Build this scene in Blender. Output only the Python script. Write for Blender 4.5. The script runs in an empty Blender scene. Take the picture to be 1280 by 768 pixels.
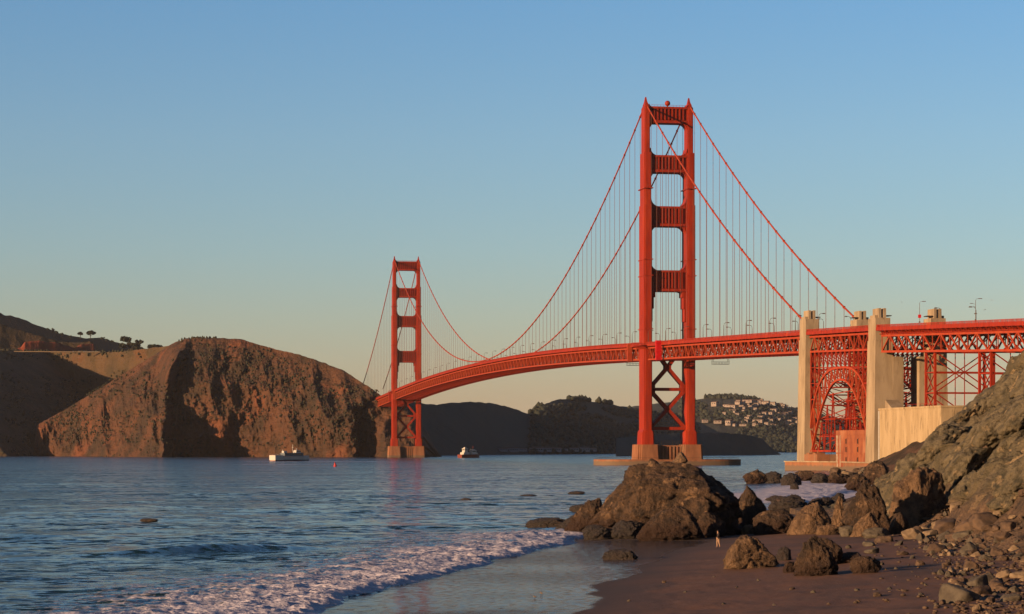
import bpy, bmesh, math, random
import numpy as np
from mathutils import Vector, Matrix
R = math.radians
random.seed(7)
# ------------------------------------------------------------------ camera, sky, sun, exposure
F, CH, HY = 3070.0, 10.5, 560.5           # focal length in photo pixels, camera height, horizon row
scn = bpy.context.scene
col = scn.collection
cam_d = bpy.data.cameras.new('camera'); cam = bpy.data.objects.new('camera', cam_d); col.objects.link(cam)
cam.location = (0, 0, CH); cam.rotation_euler = (R(90), 0, 0)
cam_d.lens = F / 1280 * 36; cam_d.sensor_width = 36; cam_d.shift_y = (HY - 384) / 1280
cam_d.clip_start = 1; cam_d.clip_end = 80000
scn.camera = cam
SUN_EL, SUN_AZ = 9.5, -124.0              # azimuth clockwise from +Y
sd = Vector((math.sin(R(SUN_AZ)) * math.cos(R(SUN_EL)), math.cos(R(SUN_AZ)) * math.cos(R(SUN_EL)), math.sin(R(SUN_EL))))
world = bpy.data.worlds.new('World'); scn.world = world; world.use_nodes = True
wn = world.node_tree.nodes; wl = world.node_tree.links
sky = wn.new('ShaderNodeTexSky'); sky.sky_type = 'NISHITA'; sky.sun_disc = False
sky.sun_elevation = R(SUN_EL); sky.sun_rotation = R(SUN_AZ)
sky.air_density = 1.0; sky.dust_density = 0.3; sky.ozone_density = 3.5; sky.altitude = 0
tcw = wn.new('ShaderNodeTexCoord'); spw = wn.new('ShaderNodeSeparateXYZ'); wl.new(tcw.outputs['Generated'], spw.inputs[0])
mrw = wn.new('ShaderNodeMapRange'); mrw.inputs['From Max'].default_value = .5; wl.new(spw.outputs[2], mrw.inputs['Value'])
crw = wn.new('ShaderNodeValToRGB'); els = crw.color_ramp.elements       # air tint by elevation: warm dusty band low down, clearer blue above
for pos, c_ in ((0, (1.08, .74, .66)), (.046, (1.08, .80, .72)), (.104, (1.10, .90, .82)), (.16, (1.08, .97, .94)), (.25, (1.07, 1.02, 1.03)), (.37, (.92, 1.03, 1.12)), (1, (1, 1, 1))):
    e_ = els[0] if pos == 0 else (els[len(els) - 1] if pos == 1 else els.new(pos)); e_.color = (c_[0] / 2, c_[1] / 2, c_[2] / 2, 1)
wl.new(mrw.outputs[0], crw.inputs[0])
mxw = wn.new('ShaderNodeVectorMath'); mxw.operation = 'MULTIPLY'; wl.new(sky.outputs[0], mxw.inputs[0]); wl.new(crw.outputs[0], mxw.inputs[1])
mxw2 = wn.new('ShaderNodeVectorMath'); mxw2.operation = 'SCALE'; mxw2.inputs['Scale'].default_value = 2.0; wl.new(mxw.outputs[0], mxw2.inputs[0])
wl.new(mxw2.outputs[0], wn['Background'].inputs[0]); wn['Background'].inputs[1].default_value = 0.055
sl = bpy.data.lights.new('sun', 'SUN'); sl.energy = 5.0; sl.angle = R(0.5); sl.color = (1.0, 0.63, 0.33)
so = bpy.data.objects.new('sun', sl); col.objects.link(so); so.rotation_euler = sd.to_track_quat('Z', 'Y').to_euler()
scn.view_settings.view_transform = 'Standard'; scn.view_settings.look = 'None'
scn.view_settings.exposure = 1.36; scn.view_settings.gamma = 1.0
scn.view_settings.use_curve_mapping = False
scn.cycles.max_bounces = 6
scn.cycles.volume_bounces = 0

# ------------------------------------------------------------------ numpy noise
def _hash(ix, iy, iz, seed):
    h = (ix.astype(np.int64) * 374761393 + iy.astype(np.int64) * 668265263 + iz.astype(np.int64) * 2147483647 + seed * 974634777) & 0xffffffff
    h = ((h ^ (h >> 13)) * 1274126177) & 0xffffffff
    h = ((h ^ (h >> 16)) * 2246822519) & 0xffffffff
    return ((h ^ (h >> 15)) & 0xffff) / 65535.0
def vnoise(x, y, z, seed=0):
    x, y, z = np.broadcast_arrays(np.asarray(x, float), np.asarray(y, float), np.asarray(z, float))
    ix, iy, iz = np.floor(x), np.floor(y), np.floor(z)
    fx, fy, fz = x - ix, y - iy, z - iz
    ix, iy, iz = ix.astype(int), iy.astype(int), iz.astype(int)
    u, v, w = [t * t * t * (t * (t * 6 - 15) + 10) for t in (fx, fy, fz)]
    r = 0
    for dx in (0, 1):
        for dy in (0, 1):
            for dz in (0, 1):
                r = r + _hash(ix + dx, iy + dy, iz + dz, seed) * (u if dx else 1 - u) * (v if dy else 1 - v) * (w if dz else 1 - w)
    return r * 2 - 1
def fbm(x, y, z=0.0, oct=4, seed=0, gain=0.5, ridged=False):
    a, s, t, f = 1.0, 0.0, 0.0, 1.0
    for o in range(oct):
        n = vnoise(np.asarray(x) * f, np.asarray(y) * f, np.asarray(z) * f, seed + o * 17)
        if ridged: n = 1 - 2 * np.abs(n)
        s = s + a * n; t += a; a *= gain; f *= 2.03
    return s / t
def sstep(a, b, x):
    t = np.clip((np.asarray(x, float) - a) / (b - a), 0, 1); return t * t * (3 - 2 * t)

# ------------------------------------------------------------------ materials
def mat(name, c1, c2=None, rough=0.8, scale=1.0, stretch=(1, 1, 1), bump=0.0, bdist=0.1, bscale=None, c3=None, s3=None, t3=(0.55, 0.7), spec=0.2, k=0.40, wet=None, metal=0.0, coord='Object', detail=6):
    m = bpy.data.materials.new(name); m.use_nodes = True
    N, L = m.node_tree.nodes, m.node_tree.links
    c1 = tuple(v * k for v in c1); c2 = c2 and tuple(v * k for v in c2); c3 = c3 and tuple(v * k for v in c3)
    b = N['Principled BSDF']; b.inputs['Roughness'].default_value = rough
    b.inputs['Specular IOR Level'].default_value = spec; b.inputs['Metallic'].default_value = metal
    tc = N.new('ShaderNodeTexCoord'); mp = N.new('ShaderNodeMapping'); L.new(tc.outputs[coord], mp.inputs[0]); mp.inputs['Scale'].default_value = stretch
    def noise(sc, det=detail, rg=0.6):
        n = N.new('ShaderNodeTexNoise'); n.inputs['Scale'].default_value = sc; n.inputs['Detail'].default_value = det; n.inputs['Roughness'].default_value = rg
        L.new(mp.outputs[0], n.inputs['Vector']); return n
    def ramp(src, a, b_):
        r = N.new('ShaderNodeMapRange'); r.inputs['From Min'].default_value = a; r.inputs['From Max'].default_value = b_; r.interpolation_type = 'SMOOTHSTEP'
        L.new(src, r.inputs['Value']); return r.outputs['Result']
    def mix(f, a, b_):
        x = N.new('ShaderNodeMix'); x.data_type = 'RGBA'
        if isinstance(f, float): x.inputs['Factor'].default_value = f
        else: L.new(f, x.inputs['Factor'])
        for s, v in ((x.inputs[6], a), (x.inputs[7], b_)):
            if isinstance(v, tuple): s.default_value = (*v, 1)
            else: L.new(v, s)
        return x.outputs[2]
    c = c1
    if c2 is not None: c = mix(ramp(noise(scale).outputs[0], 0.36, 0.64), c1, c2)
    if c3 is not None: c = mix(ramp(noise(s3 or scale * 0.4).outputs[0], *t3), c, c3)
    if wet is not None:      # darker, glossier band below a height (tide line)
        g = N.new('ShaderNodeNewGeometry'); sp = N.new('ShaderNodeSeparateXYZ'); L.new(g.outputs['Position'], sp.inputs[0])
        nn = noise(0.6); ad = N.new('ShaderNodeMath'); ad.operation = 'MULTIPLY_ADD'; L.new(nn.outputs[0], ad.inputs[0]); ad.inputs[1].default_value = -1.6 * wet[3] if len(wet) > 3 else -1.6; L.new(sp.outputs[2], ad.inputs[2])
        w = ramp(ad.outputs[0], wet[1], wet[0]); 
        c = mix(w, c, wet[2])
    if isinstance(c, tuple): b.inputs['Base Color'].default_value = (*c, 1)
    else: L.new(c, b.inputs['Base Color'])
    if bump > 0:
        bp = N.new('ShaderNodeBump'); bp.inputs['Strength'].default_value = bump; bp.inputs['Distance'].default_value = bdist
        L.new(noise(bscale or scale * 3, 10, 0.65).outputs[0], bp.inputs['Height']); L.new(bp.outputs[0], b.inputs['Normal'])
    return m
M = {}
ORG = (0.46, 0.038, 0.008)
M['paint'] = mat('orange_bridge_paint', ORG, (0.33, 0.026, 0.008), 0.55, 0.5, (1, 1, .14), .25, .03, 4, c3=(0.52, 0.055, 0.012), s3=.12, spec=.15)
M['paint_light'] = mat('lighter_orange_paint', (0.52, 0.078, 0.020), (0.46, 0.048, 0.012), 0.6, 0.4, bump=.1, bdist=.03)  # lighter orange for west trusses and arch rib, main cables and covers
M['redcover'] = mat('bright_red_cover', (0.75, 0.01, 0.012), (0.6, 0.01, 0.01), 0.5, .6)
M['concrete'] = mat('board_marked_concrete', (0.54, 0.41, 0.27), (0.38, 0.28, 0.18), 0.9, 0.2, (1, 1, .22), .6, .12, 2.5, c3=(0.22, 0.155, 0.10), s3=.45, t3=(.56, .76))
M['pier'] = mat('stained_pier_concrete', (0.42, 0.175, 0.085), (0.30, 0.12, 0.06), 0.9, 0.3, (1, 1, .3), .3, .1, 2, c3=(0.46, 0.28, 0.17), s3=.15, wet=(1.0, 2.4, (0.09, 0.06, 0.04)))
M['wallcon'] = mat('pale_anchorage_concrete', (0.62, 0.46, 0.27), (0.50, 0.36, 0.20), 0.9, 0.22, (1, 1, .25), .3, .1, 2, c3=(0.27, 0.19, 0.105), s3=.5, t3=(.54, .7))
M['brick'] = mat('weathered_red_brick', (0.42, 0.13, 0.055), (0.30, 0.085, 0.04), 0.9, 0.25, (1, 1, .6), .3, .06, 5, c3=(0.5, 0.2, 0.1), s3=.12)
M['stone'] = mat('pale_quoin_stone', (0.55, 0.38, 0.27), (0.42, 0.27, 0.18), 0.9, .5, bump=.2)
M['dark'] = mat('dark_opening', (0.02, 0.017, 0.015), rough=.8)
M['asphalt'] = mat('asphalt', (0.05, 0.05, 0.05), (0.07, 0.065, 0.06), .9, 1)
M['lampmetal'] = mat('grey_brown_lamp_metal', (0.16, 0.10, 0.08), rough=.6)
M['lampglass'] = mat('lamp_glass', (0.5, 0.42, 0.3), rough=.3)
M['steel'] = mat('dark_steel', (0.06, 0.045, 0.04), rough=.6)
M['white'] = mat('white_boat_paint', (0.78, 0.74, 0.68), (0.70, 0.65, 0.58), .45, .8)
M['bluegrey'] = mat('grey_boat_paint', (0.20, 0.24, 0.28), rough=.5)
M['hullred'] = mat('red_brown_hull_paint', (0.30, 0.06, 0.035), (0.22, 0.05, 0.03), .6, .8)
M['hulldark'] = mat('dark_boot_stripe', (0.05, 0.03, 0.02), rough=.6)
M['glass'] = mat('dark_window_glass', (0.03, 0.04, 0.05), rough=.12, spec=.6)
M['buoy'] = mat('red_buoy_paint', (0.55, 0.02, 0.02), rough=.5)
ROCKWET = (0.3, 1.6, (0.035, 0.017, 0.010))
M['rock'] = mat('brown_boulder', (0.17, 0.10, 0.060), (0.055, 0.036, 0.026), 0.85, 0.9, (1, 1, 1), 1.0, .9, 2.6, c3=(0.36, 0.215, 0.12), s3=.6, t3=(.58, .64), wet=(0.3, 2.2, (0.024, 0.012, 0.008), 1))
M['rock_pale'] = mat('ochre_boulder', (0.33, 0.195, 0.108), (0.16, 0.097, 0.058), 0.85, 1.3, (1, 1, 1), 1.0, .7, 3.2, c3=(0.10, 0.062, 0.042), s3=.8, t3=(.55, .66))
M['rock_dark'] = mat('dark_seaweed_rock', (0.034, 0.016, 0.010), (0.020, 0.011, 0.008), 0.7, 1.2, (1, 1, 1), 1.0, .6, 3, c3=(0.12, 0.055, 0.03), s3=.6, t3=(.56, .7), spec=.4)
M['stone_a'] = mat('rubble_brown', (0.17, 0.105, 0.065), (0.085, 0.055, 0.038), 0.85, 1.5, bump=.7, bdist=.08, bscale=5)
M['stone_b'] = mat('rubble_grey', (0.15, 0.12, 0.085), (0.09, 0.07, 0.05), 0.8, 1.5, bump=.7, bdist=.08, bscale=5)
M['stone_c'] = mat('rubble_pale', (0.34, 0.24, 0.15), (0.22, 0.15, 0.09), 0.85, 1.5, bump=.6, bdist=.08, bscale=5)
M['skin'] = mat('skin', (0.45, 0.25, 0.17), rough=.6)
M['hair'] = mat('dark_hair', (0.03, 0.02, 0.015), rough=.7)
M['jacket'] = mat('dark_jacket', (0.035, 0.03, 0.03), (0.06, 0.04, 0.035), .9, 6)
M['trousers'] = mat('tan_trousers', (0.55, 0.34, 0.22), (0.45, 0.27, 0.17), .9, 5)
M['bird'] = mat('pale_brown_plumage', (0.3, 0.2, 0.14), (0.16, 0.10, 0.07), .8, 30)
M['gull'] = mat('white_grey_plumage', (0.5, 0.5, 0.5), rough=.8)
M['bark'] = mat('bark', (0.08, 0.055, 0.04), rough=.9)
M['leaf'] = mat('dark_leaf', (0.035, 0.048, 0.028), (0.06, 0.065, 0.035), .8, .6)
M['woodcanopy'] = mat('woodland_canopy', (0.030, 0.040, 0.030), (0.055, 0.060, 0.040), .9, .03, bump=.8, bdist=3, bscale=.12)
M['house'] = mat('pale_house_wall', (0.42, 0.33, 0.28), rough=.8)
M['roof'] = mat('brown_roof', (0.16, 0.10, 0.08), rough=.9)
M['grey_wall'] = mat('grey_building_wall', (0.30, 0.31, 0.34), rough=.8)

# ------------------------------------------------------------------ mesh helpers
class MB:
    def __init__(s): s.v = []; s.f = []; s.m = []
    def add(s, vs, fs, mi=0):
        o = len(s.v); s.v += [tuple(p) for p in vs]; s.f += [tuple(i + o for i in f) for f in fs]; s.m += [mi] * len(fs)
    def box(s, x0, x1, y0, y1, z0, z1, mi=0):
        s.add([(x0, y0, z0), (x1, y0, z0), (x1, y1, z0), (x0, y1, z0), (x0, y0, z1), (x1, y0, z1), (x1, y1, z1), (x0, y1, z1)],
              [(0, 3, 2, 1), (4, 5, 6, 7), (0, 1, 5, 4), (1, 2, 6, 5), (2, 3, 7, 6), (3, 0, 4, 7)], mi)
    def bar(s, a, b, w, h=None, mi=0, up=(0, 0, 1)):
        h = h or w; a = Vector(a); b = Vector(b); d = (b - a)
        if d.length < 1e-6: return
        d.normalize(); u = Vector(up)
        if abs(d.dot(u)) > .98: u = Vector((0, 1, 0))
        r = d.cross(u).normalized() * w / 2; t = r.cross(d).normalized() * h / 2
        s.add([a - r - t, a + r - t, a + r + t, a - r + t, b - r - t, b + r - t, b + r + t, b - r + t],
              [(0, 3, 2, 1), (4, 5, 6, 7), (0, 1, 5, 4), (1, 2, 6, 5), (2, 3, 7, 6), (3, 0, 4, 7)], mi)
    def tube(s, pts, rad, n=8, mi=0, caps=True):
        pts = [Vector(p) for p in pts]; rad = rad if isinstance(rad, (list, tuple)) else [rad] * len(pts)
        o = len(s.v); vs = []
        for i, p in enumerate(pts):
            d = (pts[min(i + 1, len(pts) - 1)] - pts[max(i - 1, 0)]).normalized()
            u = Vector((0, 0, 1)) if abs(d.z) < .95 else Vector((1, 0, 0))
            r = d.cross(u).normalized(); t = r.cross(d)
            vs += [p + (r * math.cos(2 * math.pi * k / n) + t * math.sin(2 * math.pi * k / n)) * rad[i] for k in range(n)]
        fs = [(i * n + k, i * n + (k + 1) % n, (i + 1) * n + (k + 1) % n, (i + 1) * n + k) for i in range(len(pts) - 1) for k in range(n)]
        if caps: fs += [tuple(range(n))[::-1], tuple((len(pts) - 1) * n + k for k in range(n))]
        s.add(vs, fs, mi)
    def prism(s, poly, z0, z1, mi=0, poly1=None):
        n = len(poly); poly1 = poly1 or poly
        s.add([(x, y, z0) for x, y in poly] + [(x, y, z1) for x, y in poly1],
              [tuple(range(n))[::-1], tuple(range(n, 2 * n))] + [(k, (k + 1) % n, n + (k + 1) % n, n + k) for k in range(n)], mi)
    def build(s, name, mats, parent=None, smooth=False):
        me = bpy.data.meshes.new(name); me.from_pydata(s.v, [], s.f)
        for m in (mats if isinstance(mats, (list, tuple)) else [mats]): me.materials.append(m)
        if any(s.m): me.polygons.foreach_set('material_index', s.m)
        if smooth: me.polygons.foreach_set('use_smooth', [True] * len(me.polygons))
        me.update()
        o = bpy.data.objects.new(name, me); col.objects.link(o)
        if parent: o.parent = parent
        return o
def npmesh(name, V, Fc, m, smooth=True, attrs=None):
    me = bpy.data.meshes.new(name); V = np.asarray(V, np.float32); Fc = np.asarray(Fc, np.int32)
    k = Fc.shape[1]
    me.vertices.add(len(V)); me.vertices.foreach_set('co', V.ravel())
    me.loops.add(Fc.size); me.loops.foreach_set('vertex_index', Fc.ravel())
    me.polygons.add(len(Fc)); me.polygons.foreach_set('loop_start', np.arange(0, Fc.size, k, dtype=np.int32))
    try: me.polygons.foreach_set('loop_total', np.full(len(Fc), k, np.int32))
    except Exception: pass
    if smooth: me.polygons.foreach_set('use_smooth', np.ones(len(Fc), bool))
    for nm, a in (attrs or {}).items():
        at = me.attributes.new(nm, 'FLOAT', 'POINT'); at.data.foreach_set('value', np.asarray(a, np.float32).ravel())
    if m: me.materials.append(m)
    me.update(calc_edges=True); me.validate()
    o = bpy.data.objects.new(name, me); col.objects.link(o); return o
def gridfaces(nr, nc):
    i = np.arange(nr - 1)[:, None] * nc + np.arange(nc - 1)[None, :]
    return np.stack([i, i + 1, i + nc + 1, i + nc], -1).reshape(-1, 4)
def tag(o, label=None, cat=None, group=None, kind=None):
    if label: o['label'] = label
    if cat: o['category'] = cat
    if group: o['group'] = group
    if kind: o['kind'] = kind
    return o
def empty(name, loc=(0, 0, 0), rz=0.0):
    o = bpy.data.objects.new(name, None); col.objects.link(o); o.location = loc; o.rotation_euler = (0, 0, rz); o.empty_display_size = .5; return o
def copy_tree(o, parent=None):
    c = o.copy(); col.objects.link(c)
    if parent: c.parent = parent
    for ch in list(o.children): copy_tree(ch, c)
    return c
def P(px, Y, py=None, z=None):
    """world point seen at photo column px (and row py) at distance Y"""
    return Vector(((px - 640) / F * Y, Y, z if z is not None else CH - (py - HY) / F * Y))

# ------------------------------------------------------------------ shoreline and beach height
def Xs(Y):   # where the still water meets the sand
    return np.interp(Y, [60, 120, 155, 175, 202, 240, 281, 300, 340, 420, 650, 800, 1000, 1150, 1600], [-19, -16, -12.6, -10.8, -6.6, -0.5, 7.3, 12, 26, 46, 92, 112, 134, 152, 190])
def Xf(Y):   # foot of the bluff
    return np.interp(Y, [40, 130, 200, 250, 300, 340], [20, 32, 39, 42.3, 43, 46])
def beach_z(X, Y):
    e = X - Xs(Y)
    z = np.where(e < 0, e * 0.05, np.where(e < 17, e * .024, .408 + (e - 17) * .05))
    return np.minimum(z, 3.2)
def cliff_z(X, Y):
    d = X - Xf(Y)
    base = np.where(d < 0, d * .6, np.where(d < 5, d * .5, 2.5 + (d - 5) * .83))
    top = 24 + .25 * (d - 25)
    base = np.minimum(base, top)
    # nose of the bluff drops to the shore on its far side
    fall = 1 - sstep(338, 385, Y)
    gl = fbm(X * .12 + Y * .035, Y * .045 - X * .02, 0, 3, 5, ridged=True)
    gl2 = fbm(X * .30 + Y * .10, Y * .14 - X * .05, 0, 4, 9, ridged=True)
    n = fbm(X * .5, Y * .5, 0, 4, 21)
    amp = sstep(0, 10, d)
    z = base * fall + (gl * 3.4 - .8 + gl2 * 1.7 + fbm(X * .7, Y * .9, 0, 4, 25, ridged=True) * .25) * amp * (.3 + .7 * fall) + n * .5 * sstep(-2, 3, d)
    return z + 1.0
def ground_z(X, Y):
    X = np.asarray(X, float); Y = np.asarray(Y, float)
    return np.maximum(beach_z(X, Y), np.where(X > Xf(Y) - 2, cliff_z(X, Y), -9))

# water
def node_math(N, L, op, a, b=None, c=None):
    n = N.new('ShaderNodeMath'); n.operation = op
    for i, v in enumerate((a, b, c)):
        if v is None: continue
        if isinstance(v, (int, float)): n.inputs[i].default_value = v
        else: L.new(v, n.inputs[i])
    return n.outputs[0]
def water_material():
    m = bpy.data.materials.new('sea_water'); m.use_nodes = True; N, L = m.node_tree.nodes, m.node_tree.links
    b = N['Principled BSDF']; b.inputs['IOR'].default_value = 1.33; b.inputs['Roughness'].default_value = .13
    tc = N.new('ShaderNodeTexCoord')
    def noise(sc, det, st):
        mp = N.new('ShaderNodeMapping'); mp.inputs['Scale'].default_value = st; mp.inputs['Rotation'].default_value = (0, 0, R(12)); L.new(tc.outputs['Object'], mp.inputs[0])
        n = N.new('ShaderNodeTexNoise'); n.inputs['Scale'].default_value = sc; n.inputs['Detail'].default_value = det; n.inputs['Roughness'].default_value = .6
        L.new(mp.outputs[0], n.inputs['Vector']); return n.outputs[0]
    def vn(sc, det, st, amp):
        mp = N.new('ShaderNodeMapping'); mp.inputs['Scale'].default_value = st; mp.inputs['Rotation'].default_value = (0, 0, R(10)); L.new(tc.outputs['Object'], mp.inputs[0])
        n = N.new('ShaderNodeTexNoise'); n.inputs['Scale'].default_value = sc; n.inputs['Detail'].default_value = det; n.inputs['Roughness'].default_value = .62; L.new(mp.outputs[0], n.inputs['Vector'])
        q = N.new('ShaderNodeVectorMath'); q.operation = 'SUBTRACT'; L.new(n.outputs['Color'], q.inputs[0]); q.inputs[1].default_value = (.5, .5, .5)
        p = N.new('ShaderNodeVectorMath'); p.operation = 'MULTIPLY'; L.new(q.outputs[0], p.inputs[0]); p.inputs[1].default_value = (amp * .7, amp, 0); return p.outputs[0]
    def vadd(a, b_):
        q = N.new('ShaderNodeVectorMath'); q.operation = 'ADD'; L.new(a, q.inputs[0]); L.new(b_, q.inputs[1]); return q.outputs[0]
    w = vadd(vn(.75, 6, (.6, 1, 1), 3.2), vn(.12, 4, (.4, 1, 1), 1.4))
    # wind lanes: rougher and calmer streaks
    lane = noise(.012, 5, (.25, 1, 1)); lr = N.new('ShaderNodeMapRange'); lr.inputs['From Min'].default_value = .38; lr.inputs['From Max'].default_value = .62; lr.inputs['To Min'].default_value = .75; lr.inputs['To Max'].default_value = 1.3; L.new(lane, lr.inputs['Value'])
    sc_ = N.new('ShaderNodeVectorMath'); sc_.operation = 'SCALE'; L.new(w, sc_.inputs[0]); L.new(lr.outputs[0], sc_.inputs['Scale'])
    ge = N.new('ShaderNodeNewGeometry'); nv_ = vadd(sc_.outputs[0], ge.outputs['Normal'])
    bp = N.new('ShaderNodeVectorMath'); bp.operation = 'NORMALIZE'; L.new(nv_, bp.inputs[0])
    # foam
    at = N.new('ShaderNodeAttribute'); at.attribute_name = 'foam'
    n1 = noise(1.3, 6, (.8, 1, 1)); n2 = noise(.35, 3, (.6, 1, 1))
    vo = N.new('ShaderNodeTexVoronoi'); vo.feature = 'DISTANCE_TO_EDGE'; vo.inputs['Scale'].default_value = 1.5
    mx = N.new('ShaderNodeMixRGB'); mx.inputs[0].default_value = .35; L.new(tc.outputs['Object'], mx.inputs[1]); nz = N.new('ShaderNodeTexNoise'); nz.inputs['Scale'].default_value = .8; L.new(tc.outputs['Object'], nz.inputs[0]); L.new(nz.outputs[1], mx.inputs[2])
    L.new(tc.outputs['Object'], vo.inputs['Vector'])
    web = node_math(N, L, 'SUBTRACT', .22, vo.outputs['Distance'])
    s = node_math(N, L, 'ADD', at.outputs['Fac'], node_math(N, L, 'MULTIPLY', node_math(N, L, 'SUBTRACT', n1, .5), 1.9))
    s = node_math(N, L, 'ADD', s, node_math(N, L, 'MULTIPLY', node_math(N, L, 'SUBTRACT', n2, .5), 1.2))
    s = node_math(N, L, 'ADD', s, node_math(N, L, 'MULTIPLY', web, .8))
    mr = N.new('ShaderNodeMapRange'); mr.inputs['From Min'].default_value = .42; mr.inputs['From Max'].default_value = .8; L.new(s, mr.inputs['Value'])
    gate = N.new('ShaderNodeMapRange'); gate.inputs['From Min'].default_value = .02; gate.inputs['From Max'].default_value = .2; L.new(at.outputs['Fac'], gate.inputs['Value'])
    f = node_math(N, L, 'MULTIPLY', mr.outputs[0], gate.outputs[0])
    mc = N.new('ShaderNodeMix'); mc.data_type = 'RGBA'; L.new(f, mc.inputs['Factor']); mc.inputs[6].default_value = (.006, .018, .026, 1); mc.inputs[7].default_value = (.31, .285, .33, 1)
    L.new(mc.outputs[2], b.inputs['Base Color'])
    rr = N.new('ShaderNodeMapRange'); L.new(f, rr.inputs['Value']); rr.inputs['To Min'].default_value = .13; rr.inputs['To Max'].default_value = .75; L.new(rr.outputs[0], b.inputs['Roughness'])
    bp2 = N.new('ShaderNodeBump'); bp2.inputs['Strength'].default_value = 1; bp2.inputs['Distance'].default_value = .25; L.new(s, bp2.inputs['Height']); L.new(bp.outputs[0], bp2.inputs['Normal'])
    fm = N.new('ShaderNodeMix'); fm.data_type = 'VECTOR'; L.new(f, fm.inputs['Factor']); L.new(bp.outputs[0], fm.inputs[4]); L.new(bp2.outputs[0], fm.inputs[5])
    L.new(fm.outputs[1], b.inputs['Normal'])
    return m
M['water'] = water_material()

def build_water():
    # rows spaced by distance, columns across; true waves displaced into the sheet
    q = np.concatenate([1 / np.linspace(1 / 95., 1 / 3500., 620), np.geomspace(3600, 60000, 60)])
    c = np.linspace(-0.30, 0.26, 620)
    Y = np.repeat(q[:, None], len(c), 1); X = c[None, :] * Y
    e = X - Xs(Y)                                     # negative = out to sea
    near = 1 - sstep(600, 1800, Y)
    z = fbm(X * .03, Y * .075, 0, 4, 3) * .42 * near
    z += fbm(X * .16 + 5, Y * .36, 0, 4, 8) * .24 * (1 - sstep(250, 700, Y))
    shore = sstep(-60, -4, e); z *= 1 - .75 * shore
    # small swell rising before it breaks
    yc = 247 + 2.2 * (X + 30) * .35
    al = np.exp(-((X + 30) / 9.0) ** 2)
    t = (Y - yc) / 2.4
    z += al * .8 * np.where(t < 0, np.exp(-t * t * 1.6), np.exp(-t * t * .25))
    z += .25 * np.exp(-((Y - 330 - .3 * X) / 6) ** 2) * np.exp(-((X + 10) / 25) ** 2)
    # bore of foam at the edge
    wob = fbm(Y * .06, X * .02, 0, 3, 31) * 2.2 + fbm(Y * .4, X * .1, 0, 2, 33) * .5
    ee = e + wob
    bore = sstep(1.2, -.4, ee) * sstep(-26, -3, ee)
    z += bore * (.30 + .34 * fbm(X * .8, Y * .8, 0, 4, 40))
    z = np.where(ee > 1.2, -.35 - (ee - 1.2) * .02, z)
    z = np.where(Y > 300, np.maximum(z, -.12), z)
    foam = sstep(-27, -7, ee) * sstep(1.3, .6, ee) * (1 - sstep(292, 330, Y)) * (.60 + .35 * sstep(-9, -1, ee))
    foam += .30 * sstep(-38, -14, ee) * (ee < 0) * (1 - sstep(260, 330, Y)) * sstep(-.2, .4, fbm(X * .05, Y * .03, 0, 3, 60))
    # surf between the rocks round the point
    dd = e
    s2 = sstep(420, 500, Y) * (1 - sstep(760, 860, Y)) * sstep(-34, -16, dd + 6 * fbm(X * .05, Y * .02, 0, 3, 50)) * 1.05
    s3 = sstep(310, 350, Y) * (1 - sstep(430, 520, Y)) * sstep(-14, -3, dd) * .5
    foam = np.maximum(np.maximum(foam, s2), s3)
    # scattered whitecaps along the tide line off the headland
    band = np.exp(-((Y - 1560 + .1 * X) / 110) ** 2) + .8 * np.exp(-((Y - 1950) / 120) ** 2)
    foam = np.maximum(foam, .62 * band * sstep(.28, .55, fbm(X * .012, Y * .01, 0, 4, 70)) * (Y > 1200) * (X < 90))
    V = np.stack([X, Y, z], -1).reshape(-1, 3)
    o = npmesh('sea', V, gridfaces(*X.shape), M['water'], True, {'foam': foam})
    tag(o, kind='structure')
build_water()

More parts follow.
